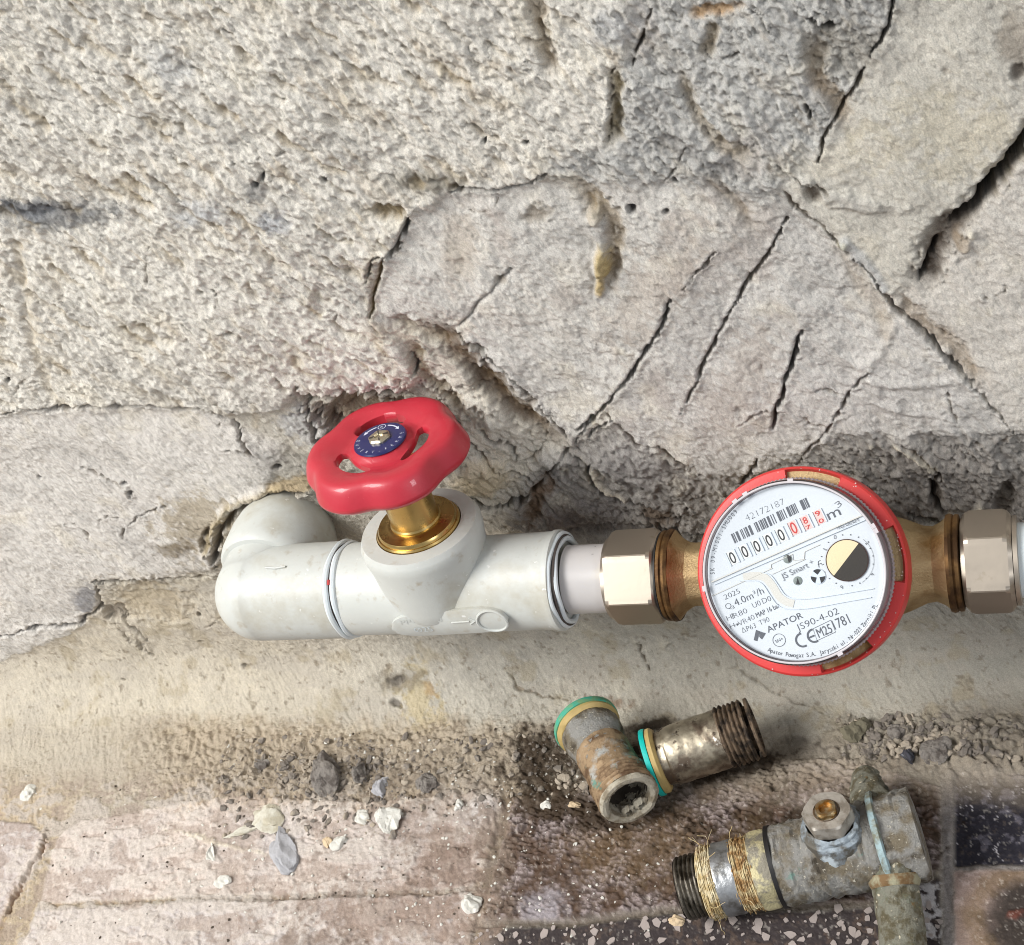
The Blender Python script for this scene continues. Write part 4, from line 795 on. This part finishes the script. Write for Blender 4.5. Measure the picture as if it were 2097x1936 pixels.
print2d('approval_mark',[stroke2d(circ(cc,52*U_,18,ang+R(78),ang+R(282)),15*U_),stroke2d(circ(ce,50*U_,18,ang+R(78),ang+R(282)),15*U_),stroke2d([ce-dirb*45*U_,ce+dirb*4*U_],13*U_),stroke2d(bx,4*U_,True),tl('M25',(1068,1450),(1178,1404),76,.0),tl('1781',(1196,1386),(1318,1332),82,.005)],zp,M_ink,dial)
sc2=dl(753,1468); print2d('round_mark',[stroke2d(circ(sc2,50*U_,32),4*U_,True),text_line('SN+',sc2-dirb*32*U_-nb*12*U_,sc2+dirb*32*U_-nb*12*U_,26*U_,.0)],zp,M_ink,dial)
def aof(cx,cy): d=dl(cx,cy)-dc; return math.atan2(d[1],d[0]),np.linalg.norm(d)
b0,rb0=aof(672,1560); b1,rb1=aof(1478,1178)
print2d('rim_lettering',[arc_text('Apator Powogaz S.A. Jaryszki ul. Nr-023 Zerniki PL',dc,rb0+0*U_,b0,b1,36*U_,False,.0)],zp,M_ink,dial)
b0,r0=aof(236,940); b1,_=aof(424,470); print2d('rim_lettering',[arc_text('SK 09-MI001-SMU009',dc,r0-8*U_,b0%(2*math.pi),b1,38*U_,True,.01)],zp,M_ink,dial)
# clear cover
M_glass=bpy.data.materials.new('clear_cover'); M_glass.use_nodes=True; nt=M_glass.node_tree; nt.nodes.clear()
go=nt.nodes.new('ShaderNodeOutputMaterial'); gm=nt.nodes.new('ShaderNodeMixShader'); gt=nt.nodes.new('ShaderNodeBsdfTransparent'); gg=nt.nodes.new('ShaderNodeBsdfGlossy'); gf=nt.nodes.new('ShaderNodeLayerWeight')
gt.inputs[0].default_value=(.97,.98,.985,1); gg.inputs['Roughness'].default_value=.05; gf.inputs[0].default_value=.22
nt.links.new(gf.outputs['Fresnel'],gm.inputs[0]); nt.links.new(gt.outputs[0],gm.inputs[1]); nt.links.new(gg.outputs[0],gm.inputs[2]); nt.links.new(gm.outputs[0],go.inputs[0])
hC=hD+.0022
part('clear_cover',lathe([(.0274,hR+.0048),(.0270,hC-.0012),(.0268,hC-.0004),(.0264,hC+.0001),(.0259,hC+.0001),(.0255,hC-.0006),(.0250,hC-.0007),(.00001,hC-.0007)],128),M_glass,wm,sharp=30)
M_rimw=mat('frosted_rim',sr(196,190,192),.15,coat=.6)
part('cover_rim',tor(.0262,hC-.0001,.00035,128,8),M_rimw,wm)
for a in (118,126,88,27,24,-63,188): 
    a=R(a); rm=np.array([[math.cos(a),-math.sin(a),0],[math.sin(a),math.cos(a),0],[0,0,1]]); part('cover_clip',box((.0266*math.cos(a),.0266*math.sin(a),hC-.0004),(.0012,.0016,.0012),rm),M_rimw,wm,smooth=False)

# --- loose fittings on the floor
M_corr=mat('corroded_brass',sr(166,142,112),.62,.5,bump=.0005,bscale=500,col2=sr(106,82,60),cscale=160,spots=[(sr(176,176,172),110,.55,.66),(sr(112,148,134),200,.62,.7)],rough2=.8)
M_corrg=mat('limescaled_metal',sr(150,148,143),.62,.35,bump=.0011,bscale=750,col2=sr(122,112,94),cscale=140,spots=[(sr(86,78,66),150,.56,.66),(sr(120,150,140),170,.66,.74),(sr(206,200,184),900,.62,.68)])
M_worn=mat('worn_plated_brass',sr(186,176,156),.36,.95,bump=.00022,bscale=350,col2=sr(120,106,92),cscale=130,spots=[(sr(66,54,46),220,.58,.66),(sr(206,200,188),260,.64,.7)],rough2=.6)
M_dirty=mat('dirty_thread',sr(120,102,84),.6,.6,bump=.0007,bscale=700,col2=sr(50,42,36),cscale=300)
M_scale=mat('lime_crust',sr(184,176,158),.85,bump=.0008,bscale=900,col2=sr(140,128,108),cscale=260)
M_green=mat('green_gasket',sr(60,158,134),.6,bump=.0002,bscale=500,col2=sr(110,150,110),cscale=240); M_turq=mat('turquoise_gasket',sr(0,178,168),.5,bump=.0002,bscale=500,var=.12,vscale=300); M_wax=mat('yellowed_seal_lip',sr(182,158,102),.5,bump=.0002,bscale=500,var=.12,vscale=200)
M_hole=mat('dark_bore',sr(70,62,52),.8,bump=.0006,bscale=500)
def rough_lathe(prof,n=72,amp=.0002,seed=0,caps=(False,False),**k):
    k['caps']=caps
    def j(t,r,h):
        return (r+amp*float(vn(np.array([3*math.cos(t)+h*700+seed]),np.array([3*math.sin(t)+h*300]),seed%20)[0])+amp*.6*float(vn(np.array([9*math.cos(t)+h*2500]),np.array([9*math.sin(t)+seed]),(seed+3)%20)[0]),h)
    return lathe(prof,n,jit=j,**k)
def dens(prof,step=.0008):
    o=[prof[0]]
    for a,b in zip(prof[:-1],prof[1:]):
        n=max(1,int(math.hypot(b[0]-a[0],b[1]-a[1])/step)); o+=[(a[0]+(b[0]-a[0])*k/n,a[1]+(b[1]-a[1])*k/n) for k in range(1,n+1)]
    return o
def thread(r,h0,h1,pitch=.0018,d=.0007):
    o=[];n=int((h1-h0)/pitch)
    for k in range(n): h=h0+k*pitch; o+=[(r-d,h),(r-d*.1,h+pitch*.35),(r,h+pitch*.5),(r-d*.1,h+pitch*.65)]
    return o+[(r-d,h0+n*pitch)]
def ax_thing(name,label,cat,P,Q,xh=(0,0,1)):
    d=(Q-P)/np.linalg.norm(Q-P); return thing(name,label,cat,tuple(P),z=tuple(d),x=xh),np.linalg.norm(Q-P)
P,Q=onplane((1203,1488),2,.0155),onplane((1290,1637),2,.0185)
A,LA=ax_thing('pipe_nipple','corroded brass nipple with green gasket, its crusted open end facing forward','pipe fitting',P,Q)
part('nipple_body',rough_lathe(dens([(.0080,0),(.0098,.0005),(.0112,.0035),(.0112,.0085),(.0105,.0100),(.0098,.0115),(.0098,LA-.011)]),72,.00025,1),M_corrg,A)
part('nipple_waist',rough_lathe(dens([(.0100,LA*.34),(.0101,LA*.36),(.0101,LA-.0105),(.0098,LA-.010)]),72,.00025,5),M_corr,A)
part('thread',rough_lathe(thread(.0112,LA-.0105,LA-.001),72,.00018,2),M_corr,A)
part('lip',rough_lathe(dens([(.0108,LA-.0012),(.0110,LA),(.0104,LA+.0008),(.0092,LA+.0010),(.0080,LA+.0004),(.0076,LA-.004),(.0076,LA-.012)],.0006),72,.0003,3),M_scale,A)
part('bore',lathe([(.0077,LA-.003),(.0075,LA-.022),(.001,LA-.023)],40,caps=(False,True)),M_hole,A)
v,f=rough_lathe(dens([(.0030,0),(.0036,.0018),(.0020,.003)],.0004),24,.0008,9)
for (dx,dy,s) in ((-.0066,-.0030,.8),(-.0066,.0022,.7)):
    part('lime_deposit',([(p[0]*s+dx,p[1]*s+dy,p[2]+LA-.003) for p in v],f),M_scale,A)
part('gasket',rough_lathe([(.0095,-.0022),(.0124,-.0022),(.0126,-.0010),(.0125,.0002),(.0100,.0004)],64,.00015,4),M_green,A); part('seal_lip',rough_lathe([(.0095,.0000),(.0120,.0002),(.0122,.0014),(.0110,.0026),(.0095,.0028)],64,.00015,6),M_wax,A)
P,Q=onplane((1338,1561),2,.0135),onplane((1548,1489),2,.0165)
B,LB=ax_thing('pipe_nipple','shiny worn brass nipple with bright turquoise gasket against the dark tile','pipe fitting',P,Q)
part('nipple_body',rough_lathe(dens([(.0082,.0018),(.0096,.0020),(.0098,.0060),(.0104,.0066),(.0106,.0085),(.0106,LB-.012)]),72,.00018,11),M_worn,B)
part('thread',rough_lathe(thread(.0112,LB-.0125,LB-.0006,.0017,.0009),72,.0003,12),M_dirty,B); part('lip',rough_lathe([(.0108,LB-.001),(.0108,LB),(.0084,LB+.0003),(.0080,LB-.006),(.001,LB-.007)],64,.0002,13),M_dirty,B)
part('gasket',rough_lathe([(.0080,-.0012),(.0122,-.0012),(.0123,-.0003),(.0122,.0006),(.0080,.0006)],64,.0001,14),M_turq,B); part('seal_lip',rough_lathe([(.0080,.0006),(.0118,.0008),(.0119,.0024),(.0108,.0034),(.0085,.0036)],64,.00018,15),M_wax,B)
# --- old shut-off valve
P,Q=onplane((1397,1821),2,.0125),onplane((1900,1703),2,.0190)
O,LO=ax_thing('old_valve','old limescaled valve with hex plug and hemp wrapped threads, lying on dark tile','valve',P,Q)
ob=part('valve_body',rough_lathe(dens([(.0100,.0325),(.0128,.0330),(.0130,.0345),(.0132,.0420),(.0134,.0500),(.0140,.0590),(.0136,.0660)]),80,.0006,21),M_corrg,O)
part('black_joint',rough_lathe([(.0110,.0316),(.0134,.0316),(.0134,.0330),(.0110,.0330)],64,.0001,22),M_black,O)
part('end_cap',rough_lathe(dens([(.0120,.0655),(.0146,.0659),(.0152,.0675),(.0152,.0775),(.0146,.0791),(.0100,.0797),(.001,.0797)],.001),96,.0005,23,rf=hexr(.0141,.25)),M_corrg,O)
part('cap_edge',rough_lathe([(.0148,.0657),(.0160,.0663),(.0162,.0677),(.0152,.0683)],80,.0003,24),mat('blue_green_scale',sr(150,172,176),.75,bump=.0004,bscale=700,col2=sr(120,120,104),cscale=200),O)
part('threaded_end',rough_lathe(thread(.0106,.0,.0085,.0015,.0008),72,.0002,25),mat('steel_thread',sr(120,114,104),.4,.8,bump=.0003,bscale=600,col2=sr(60,54,44),cscale=200),O)
part('end_face',rough_lathe([(.0099,-.0002),(.0085,-.0004),(.0080,.004),(.001,.005)],48,.0002,26),M_hole,O)
part('steel_collar',rough_lathe(dens([(.0100,.0128),(.0119,.0130),(.0120,.0138),(.0120,.0188),(.0118,.0196),(.0100,.0198)]),80,.00015,27),mat('scratched_steel',sr(168,170,172),.4,.8,bump=.0003,bscale=250,col2=sr(120,118,114),cscale=150),O)
part('hex_collar',rough_lathe(dens([(.0100,.0252),(.0124,.0254),(.0128,.0262),(.0128,.0300),(.0122,.0316),(.0100,.0318)]),90,.0001,28,rf=hexr(.0118,.5)),mat('pasted_hex_metal',sr(140,134,120),.6,.4,bump=.0007,bscale=600,col2=sr(200,190,150),cscale=120,thr=(.46,.54)),O)
part('nipple_core',lathe([(.0094,.006),(.0094,.034)],40),M_dirty,O)
M_hemp=mat('hemp_fibre',sr(192,170,122),.85,col2=sr(222,210,178),cscale=300,spots=[(sr(140,92,50),180,.55,.7)])
M_hemp2=mat('brown_hemp_fibre',sr(172,136,88),.8,col2=sr(214,198,156),cscale=260,spots=[(sr(98,62,36),220,.55,.7)])
def hemp(name,h0,h1,r0,n,seed,mm):
    g=np.random.default_rng(seed); mb=MB()
    for k in range(n):
        h=g.uniform(h0,h1); t0=g.uniform(0,2*math.pi); sp=g.uniform(1.0,4.0); dh=g.uniform(-.0012,.0012); rr=r0+g.uniform(0,.0013); pts=[]
        for q in range(10):
            u=q/9; t=t0+sp*u; r_=rr+.0004*math.sin(9*u+k)-(.0006 if q in(0,9) else 0)*(1 if g.random()<.7 else -1.6); pts.append((r_*math.cos(t),r_*math.sin(t),h+dh*u+.0003*math.sin(5*u+k)))
        mb.add(*tube(pts,g.uniform(.00008,.00022),3,False))
    o=mb.obj(name,mm,O,sharp=0); o['kind']='stuff'; return o
hemp('hemp_wrap',.0085,.0130,.0104,430,1,M_hemp); hemp('hemp_wrap',.0198,.0254,.0104,480,2,M_hemp2)
g=np.random.default_rng(5); mb=MB()
for k in range(16):
    h=g.choice([.0095,.0215,.0115]); t=g.uniform(0,6.28); p=np.array([.011*math.cos(t),.011*math.sin(t),h]); pts=[p]; d=np.array([math.cos(t),math.sin(t),g.uniform(-.4,.4)])
    for q in range(7): d=d+g.normal(0,.35,3); p=p+d/np.linalg.norm(d)*.0011; pts.append(p)
    mb.add(*tube(pts,.0001,4,False))
o=mb.obj('loose_hemp',M_hemp,O,sharp=0); o['kind']='stuff'
inv=O.matrix_world.inverted()
def plug(): # boss + hex plug standing on the body toward the camera's upper side
    b0_=np.array(inv@Vector(onplane((1722,1745),2,.017))); top=np.array(inv@Vector(onplane((1692,1660),2,.0385))); d=(top-b0_)/np.linalg.norm(top-b0_)
    t=bpy.data.objects.new('plug_axis',None); return b0_,top,d
b0_,top,d_=plug(); LT=np.linalg.norm(top-b0_)
zf=Vector(d_); xf=Vector((0,0,1)); xf=(xf-zf*xf.dot(zf)).normalized(); yf=zf.cross(xf); Mx=np.array([[xf.x,yf.x,zf.x],[xf.y,yf.y,zf.y],[xf.z,yf.z,zf.z]])
def onb(vf): v,f=vf; return [tuple(Mx@np.array(p)+b0_) for p in v],f
M_lscale=mat('blue_grey_scale',sr(150,160,168),.6,.4,bump=.0005,bscale=500,col2=sr(96,92,84),cscale=180,spots=[(sr(196,206,212),140,.6,.68)])
bossp=part('plug_boss',onb(rough_lathe(dens([(.0108,0),(.0106,LT*.45),(.0100,LT*.62),(.0090,LT*.66),(.0088,LT*.72),(.0078,LT*.76)]),64,.0003,31)),M_lscale,O)
part('hex_plug',onb(lathe([(.0070,LT*.74),(.0078,LT*.76),(.0080,LT*.79),(.0080,LT*.97),(.0074,LT),(.0040,LT),(.0038,LT-.0006)],96,rf=hexr(.0071,.35))),mat('grey_plug_steel',sr(184,178,168),.5,.55,bump=.0003,bscale=500,col2=sr(146,138,126),cscale=200),O,sharp=22)
part('spindle_tip',onb(lathe([(.0036,LT-.001),(.0036,LT+.0008),(.0031,LT+.0014),(.0022,LT+.0014),(.0020,LT+.0002),(.0001,LT+.0001)],32,rf=lambda t,r,h:min(r,.0031/max(abs(math.cos(t)),abs(math.sin(t)))))),mat('aged_brass_tip',sr(190,176,142),.35,.9,bump=.0002,bscale=600,col2=sr(170,130,74),cscale=300),bossp)
part('spindle_ring',onb(tor(.0041,LT+.0000,.0002,40,6)),M_dirty,bossp)
w2l=lambda p: np.array(inv@Vector(p))
leg=[w2l(onplane((1826,1766),2,.019)),w2l(onplane((1832,1806),2,.016)),w2l(onplane((1840,1855),2,.0130)),w2l(onplane((1847,1910),2,.011)),w2l(onplane((1853,1975),2,.010)),w2l(onplane((1858,2060),2,.010))]
def spl(P,n=8): return bez(P,n)
v,f=tube(spl(leg),.0072,40); v=[np.array(p)+.0003*np.array([vn(np.array([p[0]*900]),np.array([p[2]*900+p[1]*500]),3)[0]]*3) for p in v]
M_verd=mat('verdigris_crust',sr(132,130,116),.8,.1,bump=.0014,bscale=700,col2=sr(96,88,66),cscale=260,spots=[(sr(92,126,112),150,.58,.72),(sr(216,206,180),500,.62,.68),(sr(130,96,52),150,.6,.7)])
part('outlet_leg',(v,f),M_verd,O); c0=leg[1]
part('leg_collar',tube([leg[0]*.4+leg[1]*.6,leg[1],leg[1]*.75+leg[2]*.25],[.0078,.0082,.0074],40),mat('rusty_collar',sr(118,92,60),.7,.3,bump=.0005,bscale=600,col2=sr(160,156,130),cscale=160),O)
lump=[w2l(onplane((1800,1690),2,.020)),w2l(onplane((1788,1650),2,.019)),w2l(onplane((1778,1618),2,.017)),w2l(onplane((1772,1592),2,.013))]
v,f=tube(spl(lump,6),[.0085-.00022*k for k in range(19)],32); v=[np.array(p)*1.0+.0010*np.array([vn(np.array([p[0]*500]),np.array([p[2]*500+p[1]*400]),5)[0]]*3) for p in v]
part('upper_stub',(v,f),M_verd,O)

# --- fragments and chips on the floor
M_chipw=mat('white_chip',sr(208,205,196),.6,bump=.0004,bscale=600,var=.08,vscale=300); M_chipg=mat('grey_mortar_chunk',sr(140,133,126),.95,bump=.0014,bscale=900,col2=sr(98,90,84),cscale=250); M_chipt=mat('tan_chip',sr(200,178,146),.8,bump=.0004,bscale=700); M_flake=mat('pale_paint_flake',sr(200,196,182),.8,bump=.0005,bscale=500,col2=sr(176,168,148),cscale=200); M_bluef=mat('bluish_flake',sr(166,165,168),.85,bump=.0005,bscale=500,var=.1,vscale=200)
def rockmesh(seed,sx,sy,sz,sub=2,amp=.3):
    bm=bmesh.new(); bmesh.ops.create_icosphere(bm,subdivisions=sub,radius=1); g=np.random.default_rng(seed); dirs=g.normal(size=(7,3)); dirs/=np.linalg.norm(dirs,axis=1)[:,None]; cut=g.uniform(.45,.85,7)
    for v in bm.verts:
        p=np.array(v.co); 
        for d,c in zip(dirs,cut):
            q=p@d
            if q>c: p=p-d*(q-c)*.9
        q9=np.array(v.co)*2.3+seed; p*=1+amp*.75*float(vn(np.array([q9[0]+q9[2]]),np.array([q9[1]-q9[2]]),seed%20)[0])+amp*.05*g.normal(); v.co=(p[0]*sx,p[1]*sy,p[2]*sz)
    v=[tuple(a.co) for a in bm.verts]; f=[tuple(x.index for x in a.verts) for a in bm.faces]; bm.free(); return v,f
def frag(name,label,cat,px,w,h,z,rot,m,seed,sub=3,lift=.12):
    """px photo pixel, w/h size in photo pixels"""
    p,n=surf(px); s=np.linalg.norm(p-CAM)/F; v,f=rockmesh(seed,w*s/2*1.08,h*s/2/.72*1.08,z,4,.42)
    c,s_=math.cos(rot),math.sin(rot); v=[(c*a-s_*b,s_*a+c*b,d) for a,b,d in v]
    o=mesh_obj(name,v,f,m,None,sharp=18); zz=Vector(n); xx=Vector((1,0,0)); yy=zz.cross(xx); q=p+n*z*lift
    o.matrix_world=Matrix(((xx.x,yy.x,zz.x,q[0]),(xx.y,yy.y,zz.y,q[1]),(xx.z,yy.z,zz.z,q[2]),(0,0,0,1))); o['label']=label; o['category']=cat; return o
def z4(x,y): return (420+x/4.171,1540+y/4.171)
frag('plaster_chunk','largest white plaster chunk on the pinkish paver','stone chip',z4(1560,585),56,50,.0040,.3,M_chipw,1)
frag('mortar_lump','knobbly dark grey mortar lump on the rubble left of centre','mortar lump',z4(1050,210),50,70,.005,.5,M_chipg,2)
frag('stone_chip','oval white chip lying left of the largest plaster chunk','stone chip',z4(1345,570),30,24,.002,.6,M_chipw,3)
frag('stone_chip','slim white oval chip below the oval pair','stone chip',z4(1158,785),34,18,.0018,.8,M_chipw,4)
frag('stone_chip','round cream chip touching the slim white one','stone chip',z4(1050,790),22,18,.0018,0,M_chipt,5)
frag('stone_chip','bright white chip alone near the tile joint, front','stone chip',(969,1851),34,28,.0026,.2,M_chipw,6)
frag('stone_chip','angular white chip beside the slanted tile joint','stone chip',(941,1656),18,18,.0016,.4,M_chipw,7)
frag('stone_chip','white chip beside the bluish flake at left','stone chip',z4(60,880),24,30,.002,.2,M_chipw,8)
frag('stone_chip','small elongated white chip on the lower grey paver','stone chip',(458,1809),30,16,.002,.4,M_chipw,9)
frag('stone_chip','pale chip at the far left edge above the brown joint','stone chip',(58,1626),30,22,.002,.2,M_chipw,10)
frag('mortar_lump','flat grey fragment left of the corroded nipple','mortar lump',z4(1920,270),46,32,.003,-.4,M_chipg,11)
frag('mortar_lump','small bluish grey fragment with white tip','mortar lump',z4(1510,300),34,26,.003,.1,M_bluef,12)
frag('mortar_lump','grey lump behind the white chips on the rubble','mortar lump',z4(1340,200),30,34,.003,.1,M_chipg,13)
frag('mortar_lump','small grey lump in the rubble left of the dark one','mortar lump',z4(480,115),32,22,.0025,.1,M_chipg,14)
frag('paint_flake','bluish grey flake with a pointed lower end','paint flake',z4(690,850),48,66,.0025,.5,M_bluef,15)
frag('paint_flake','large cream paint flake folded beside the bluish one','paint flake',z4(540,560),58,52,.0022,.6,M_flake,16)
frag('paint_flake','long thin cream splinter at the end of the flake','paint flake',z4(320,690),78,14,.0015,.42,M_flake,17)
frag('mortar_lump','dark bluish lump behind the old valve','mortar lump',(1920,1545),52,36,.0045,.2,M_chipg,18)
frag('mortar_lump','brown grey pebble on the plaster edge behind the valve','mortar lump',(1755,1503),48,34,.004,.2,mat('olive_pebble',sr(112,106,88),.9,bump=.0008,bscale=600),19)
frag('mortar_lump','whitish crumb left of the dark bluish lump','mortar lump',(1840,1508),40,24,.003,-.5,M_chipg,20)
frag('mortar_lump','black shiny crumb beside the old valve stub','mortar lump',(1862,1560),26,22,.003,0,mat('black_crumb',sr(60,60,68),.4),21)
frag('wood_crumb','tan crumb at the old valve threaded end','crumb',(1386,1890),32,16,.002,.4,M_chipt,22)
frag('stone_chip','cream chip in the dirt left of the corroded nipple','stone chip',(1182,1655),24,9,.0014,.1,M_chipt,23)
frag('stone_chip','grey white chip below the dark dirt patch','stone chip',(1120,1657),22,14,.0015,-.4,M_chipw,24)
# uncountable grit
def scatter(name,n,areas,m,seed,smin,smax):
    g=np.random.default_rng(seed); mb=MB(); base_=[rockmesh(s,1,1,.7,1,.3) for s in range(50,56)]
    for k in range(n):
        x0,y0,x1,y1=areas[g.integers(len(areas))]; px=(g.uniform(x0,x1)*1.0475,g.uniform(y0,y1)*1.0475); p,nn=surf(px); s=smin+(smax-smin)*g.random()**2.6*(1.4 if smax>.001 else 1); v,f=base_[k%6]; a=g.uniform(0,6.28); c,si=math.cos(a),math.sin(a); e=g.uniform(.5,1)
        mb.add([(p[0]+s*(c*q[0]-si*q[1]*e),p[1]+s*(si*q[0]+c*q[1]*e),p[2]+s*(q[2]*.7+.15)) for q in v],f)
    o=mb.obj(name,m,None,sharp=25); o['kind']='stuff'; o['label']={'white_grit':'scattered tiny white and cream grit over the floor','dark_grit':'scattered dark crumbs over the floor and rubble','pale_grit':'scattered tan crumbs in the rubble along the wall foot'}[name]; return o
scatter('white_grit',760,[(440,1440,980,1840),(600,1440,1000,1660),(0,1500,1000,1840),(980,1500,1300,1840)],M_chipw,3,.0002,.0010)
scatter('dark_grit',700,[(440,1430,980,1600),(980,1400,1200,1560),(1640,1400,2002,1500),(100,1500,980,1840)],mat('dark_crumb',sr(74,64,54),.9),4,.0002,.0009)
scatter('pale_grit',1500,[(430,1450,980,1600),(440,1480,800,1640),(430,1440,980,1560),(560,1480,760,1545),(1640,1400,2002,1490),(1690,1420,1930,1480),(1000,1430,1180,1560),],mat('tan_crumb',sr(168,156,140),.95,bump=.0005,bscale=1200,col2=sr(120,112,104),cscale=70,thr=(.45,.52)),6,.0003,.0019)
# terrazzo chips set in the dark tile
terr=[o for o in bpy.data.objects if o.name.startswith('tile') and 'terrazzo' in o.get('label','')][0]
M_tchip=mat('terrazzo_marble',sr(172,160,154),.7,var=.3,vscale=100,bump=.0002,bscale=600); g=np.random.default_rng(12); shapes=[]
for s in range(7):
    n=g.integers(5,8); an=np.sort(g.uniform(0,2*math.pi,n)+0)+0; an=np.linspace(0,2*math.pi,n,endpoint=False)+g.uniform(-.3,.3,n); rr=g.uniform(.55,1.1,n); v,f=prism([(math.cos(a)*r_,math.sin(a)*r_*.7) for a,r_ in zip(an,rr)],-.5,.5)
    me=bpy.data.meshes.new('terrazzo_chip'); me.from_pydata(v,[],f); me.materials.append(M_tchip); shapes.append(me)
pts=[]
for k in range(2600):
    if len(pts)>=115: break
    u,w=g.uniform(925,1842),g.uniform(1795,1850)+ (g.uniform(-40,0) if g.random()<.5 else 0)
    X_=np.array([u]);Y_=np.array([w])
    poly=TL['terrazzo']; ins=False
    for i in range(len(poly)):
        x1,y1=poly[i];x2_,y2=poly[(i+1)%len(poly)]
        if ((y1>w)!=(y2>w)) and u<(x2_-x1)*(w-y1)/(y2-y1)+x1: ins=not ins
    if not ins or any(math.hypot(u-a,w-b)<11 for a,b in pts): continue
    pts.append((u,w)); p,nn=surf((u*1.0475,w*1.0475)); o=bpy.data.objects.new('terrazzo_chip',shapes[k%7]); sz=.0005+.0021*g.random()**1.7; o.location=(p[0],p[1],p[2]+.00005); o.scale=(sz,sz,.0005); o.rotation_euler=(0,0,g.uniform(0,6.28)); link(o,terr)
mb=MB(); g=np.random.default_rng(9); dv,df=rockmesh(70,1,1,1,1,0)
for k in range(60):
    a=g.uniform(R(-110),R(100)); rr=g.uniform(.0283,.0308); sz=g.uniform(.00012,.00032); mb.add([(rr*math.cos(a)+q[0]*sz,rr*math.sin(a)+q[1]*sz,(hR+.0017 if not inwin(a) or rr>.0292 else hR-.0013)+q[2]*sz*.6) for q in dv],df)
mb.obj('ring_highlight_droplets',mat('highlight_droplet',sr(220,190,186),.1,coat=1),ring,sharp=0)['kind']='stuff'  # droplets coloured pale to carry tiny white highlights on the ring
print("ok",len(XS),len(SS),_tm.time()-_t0)
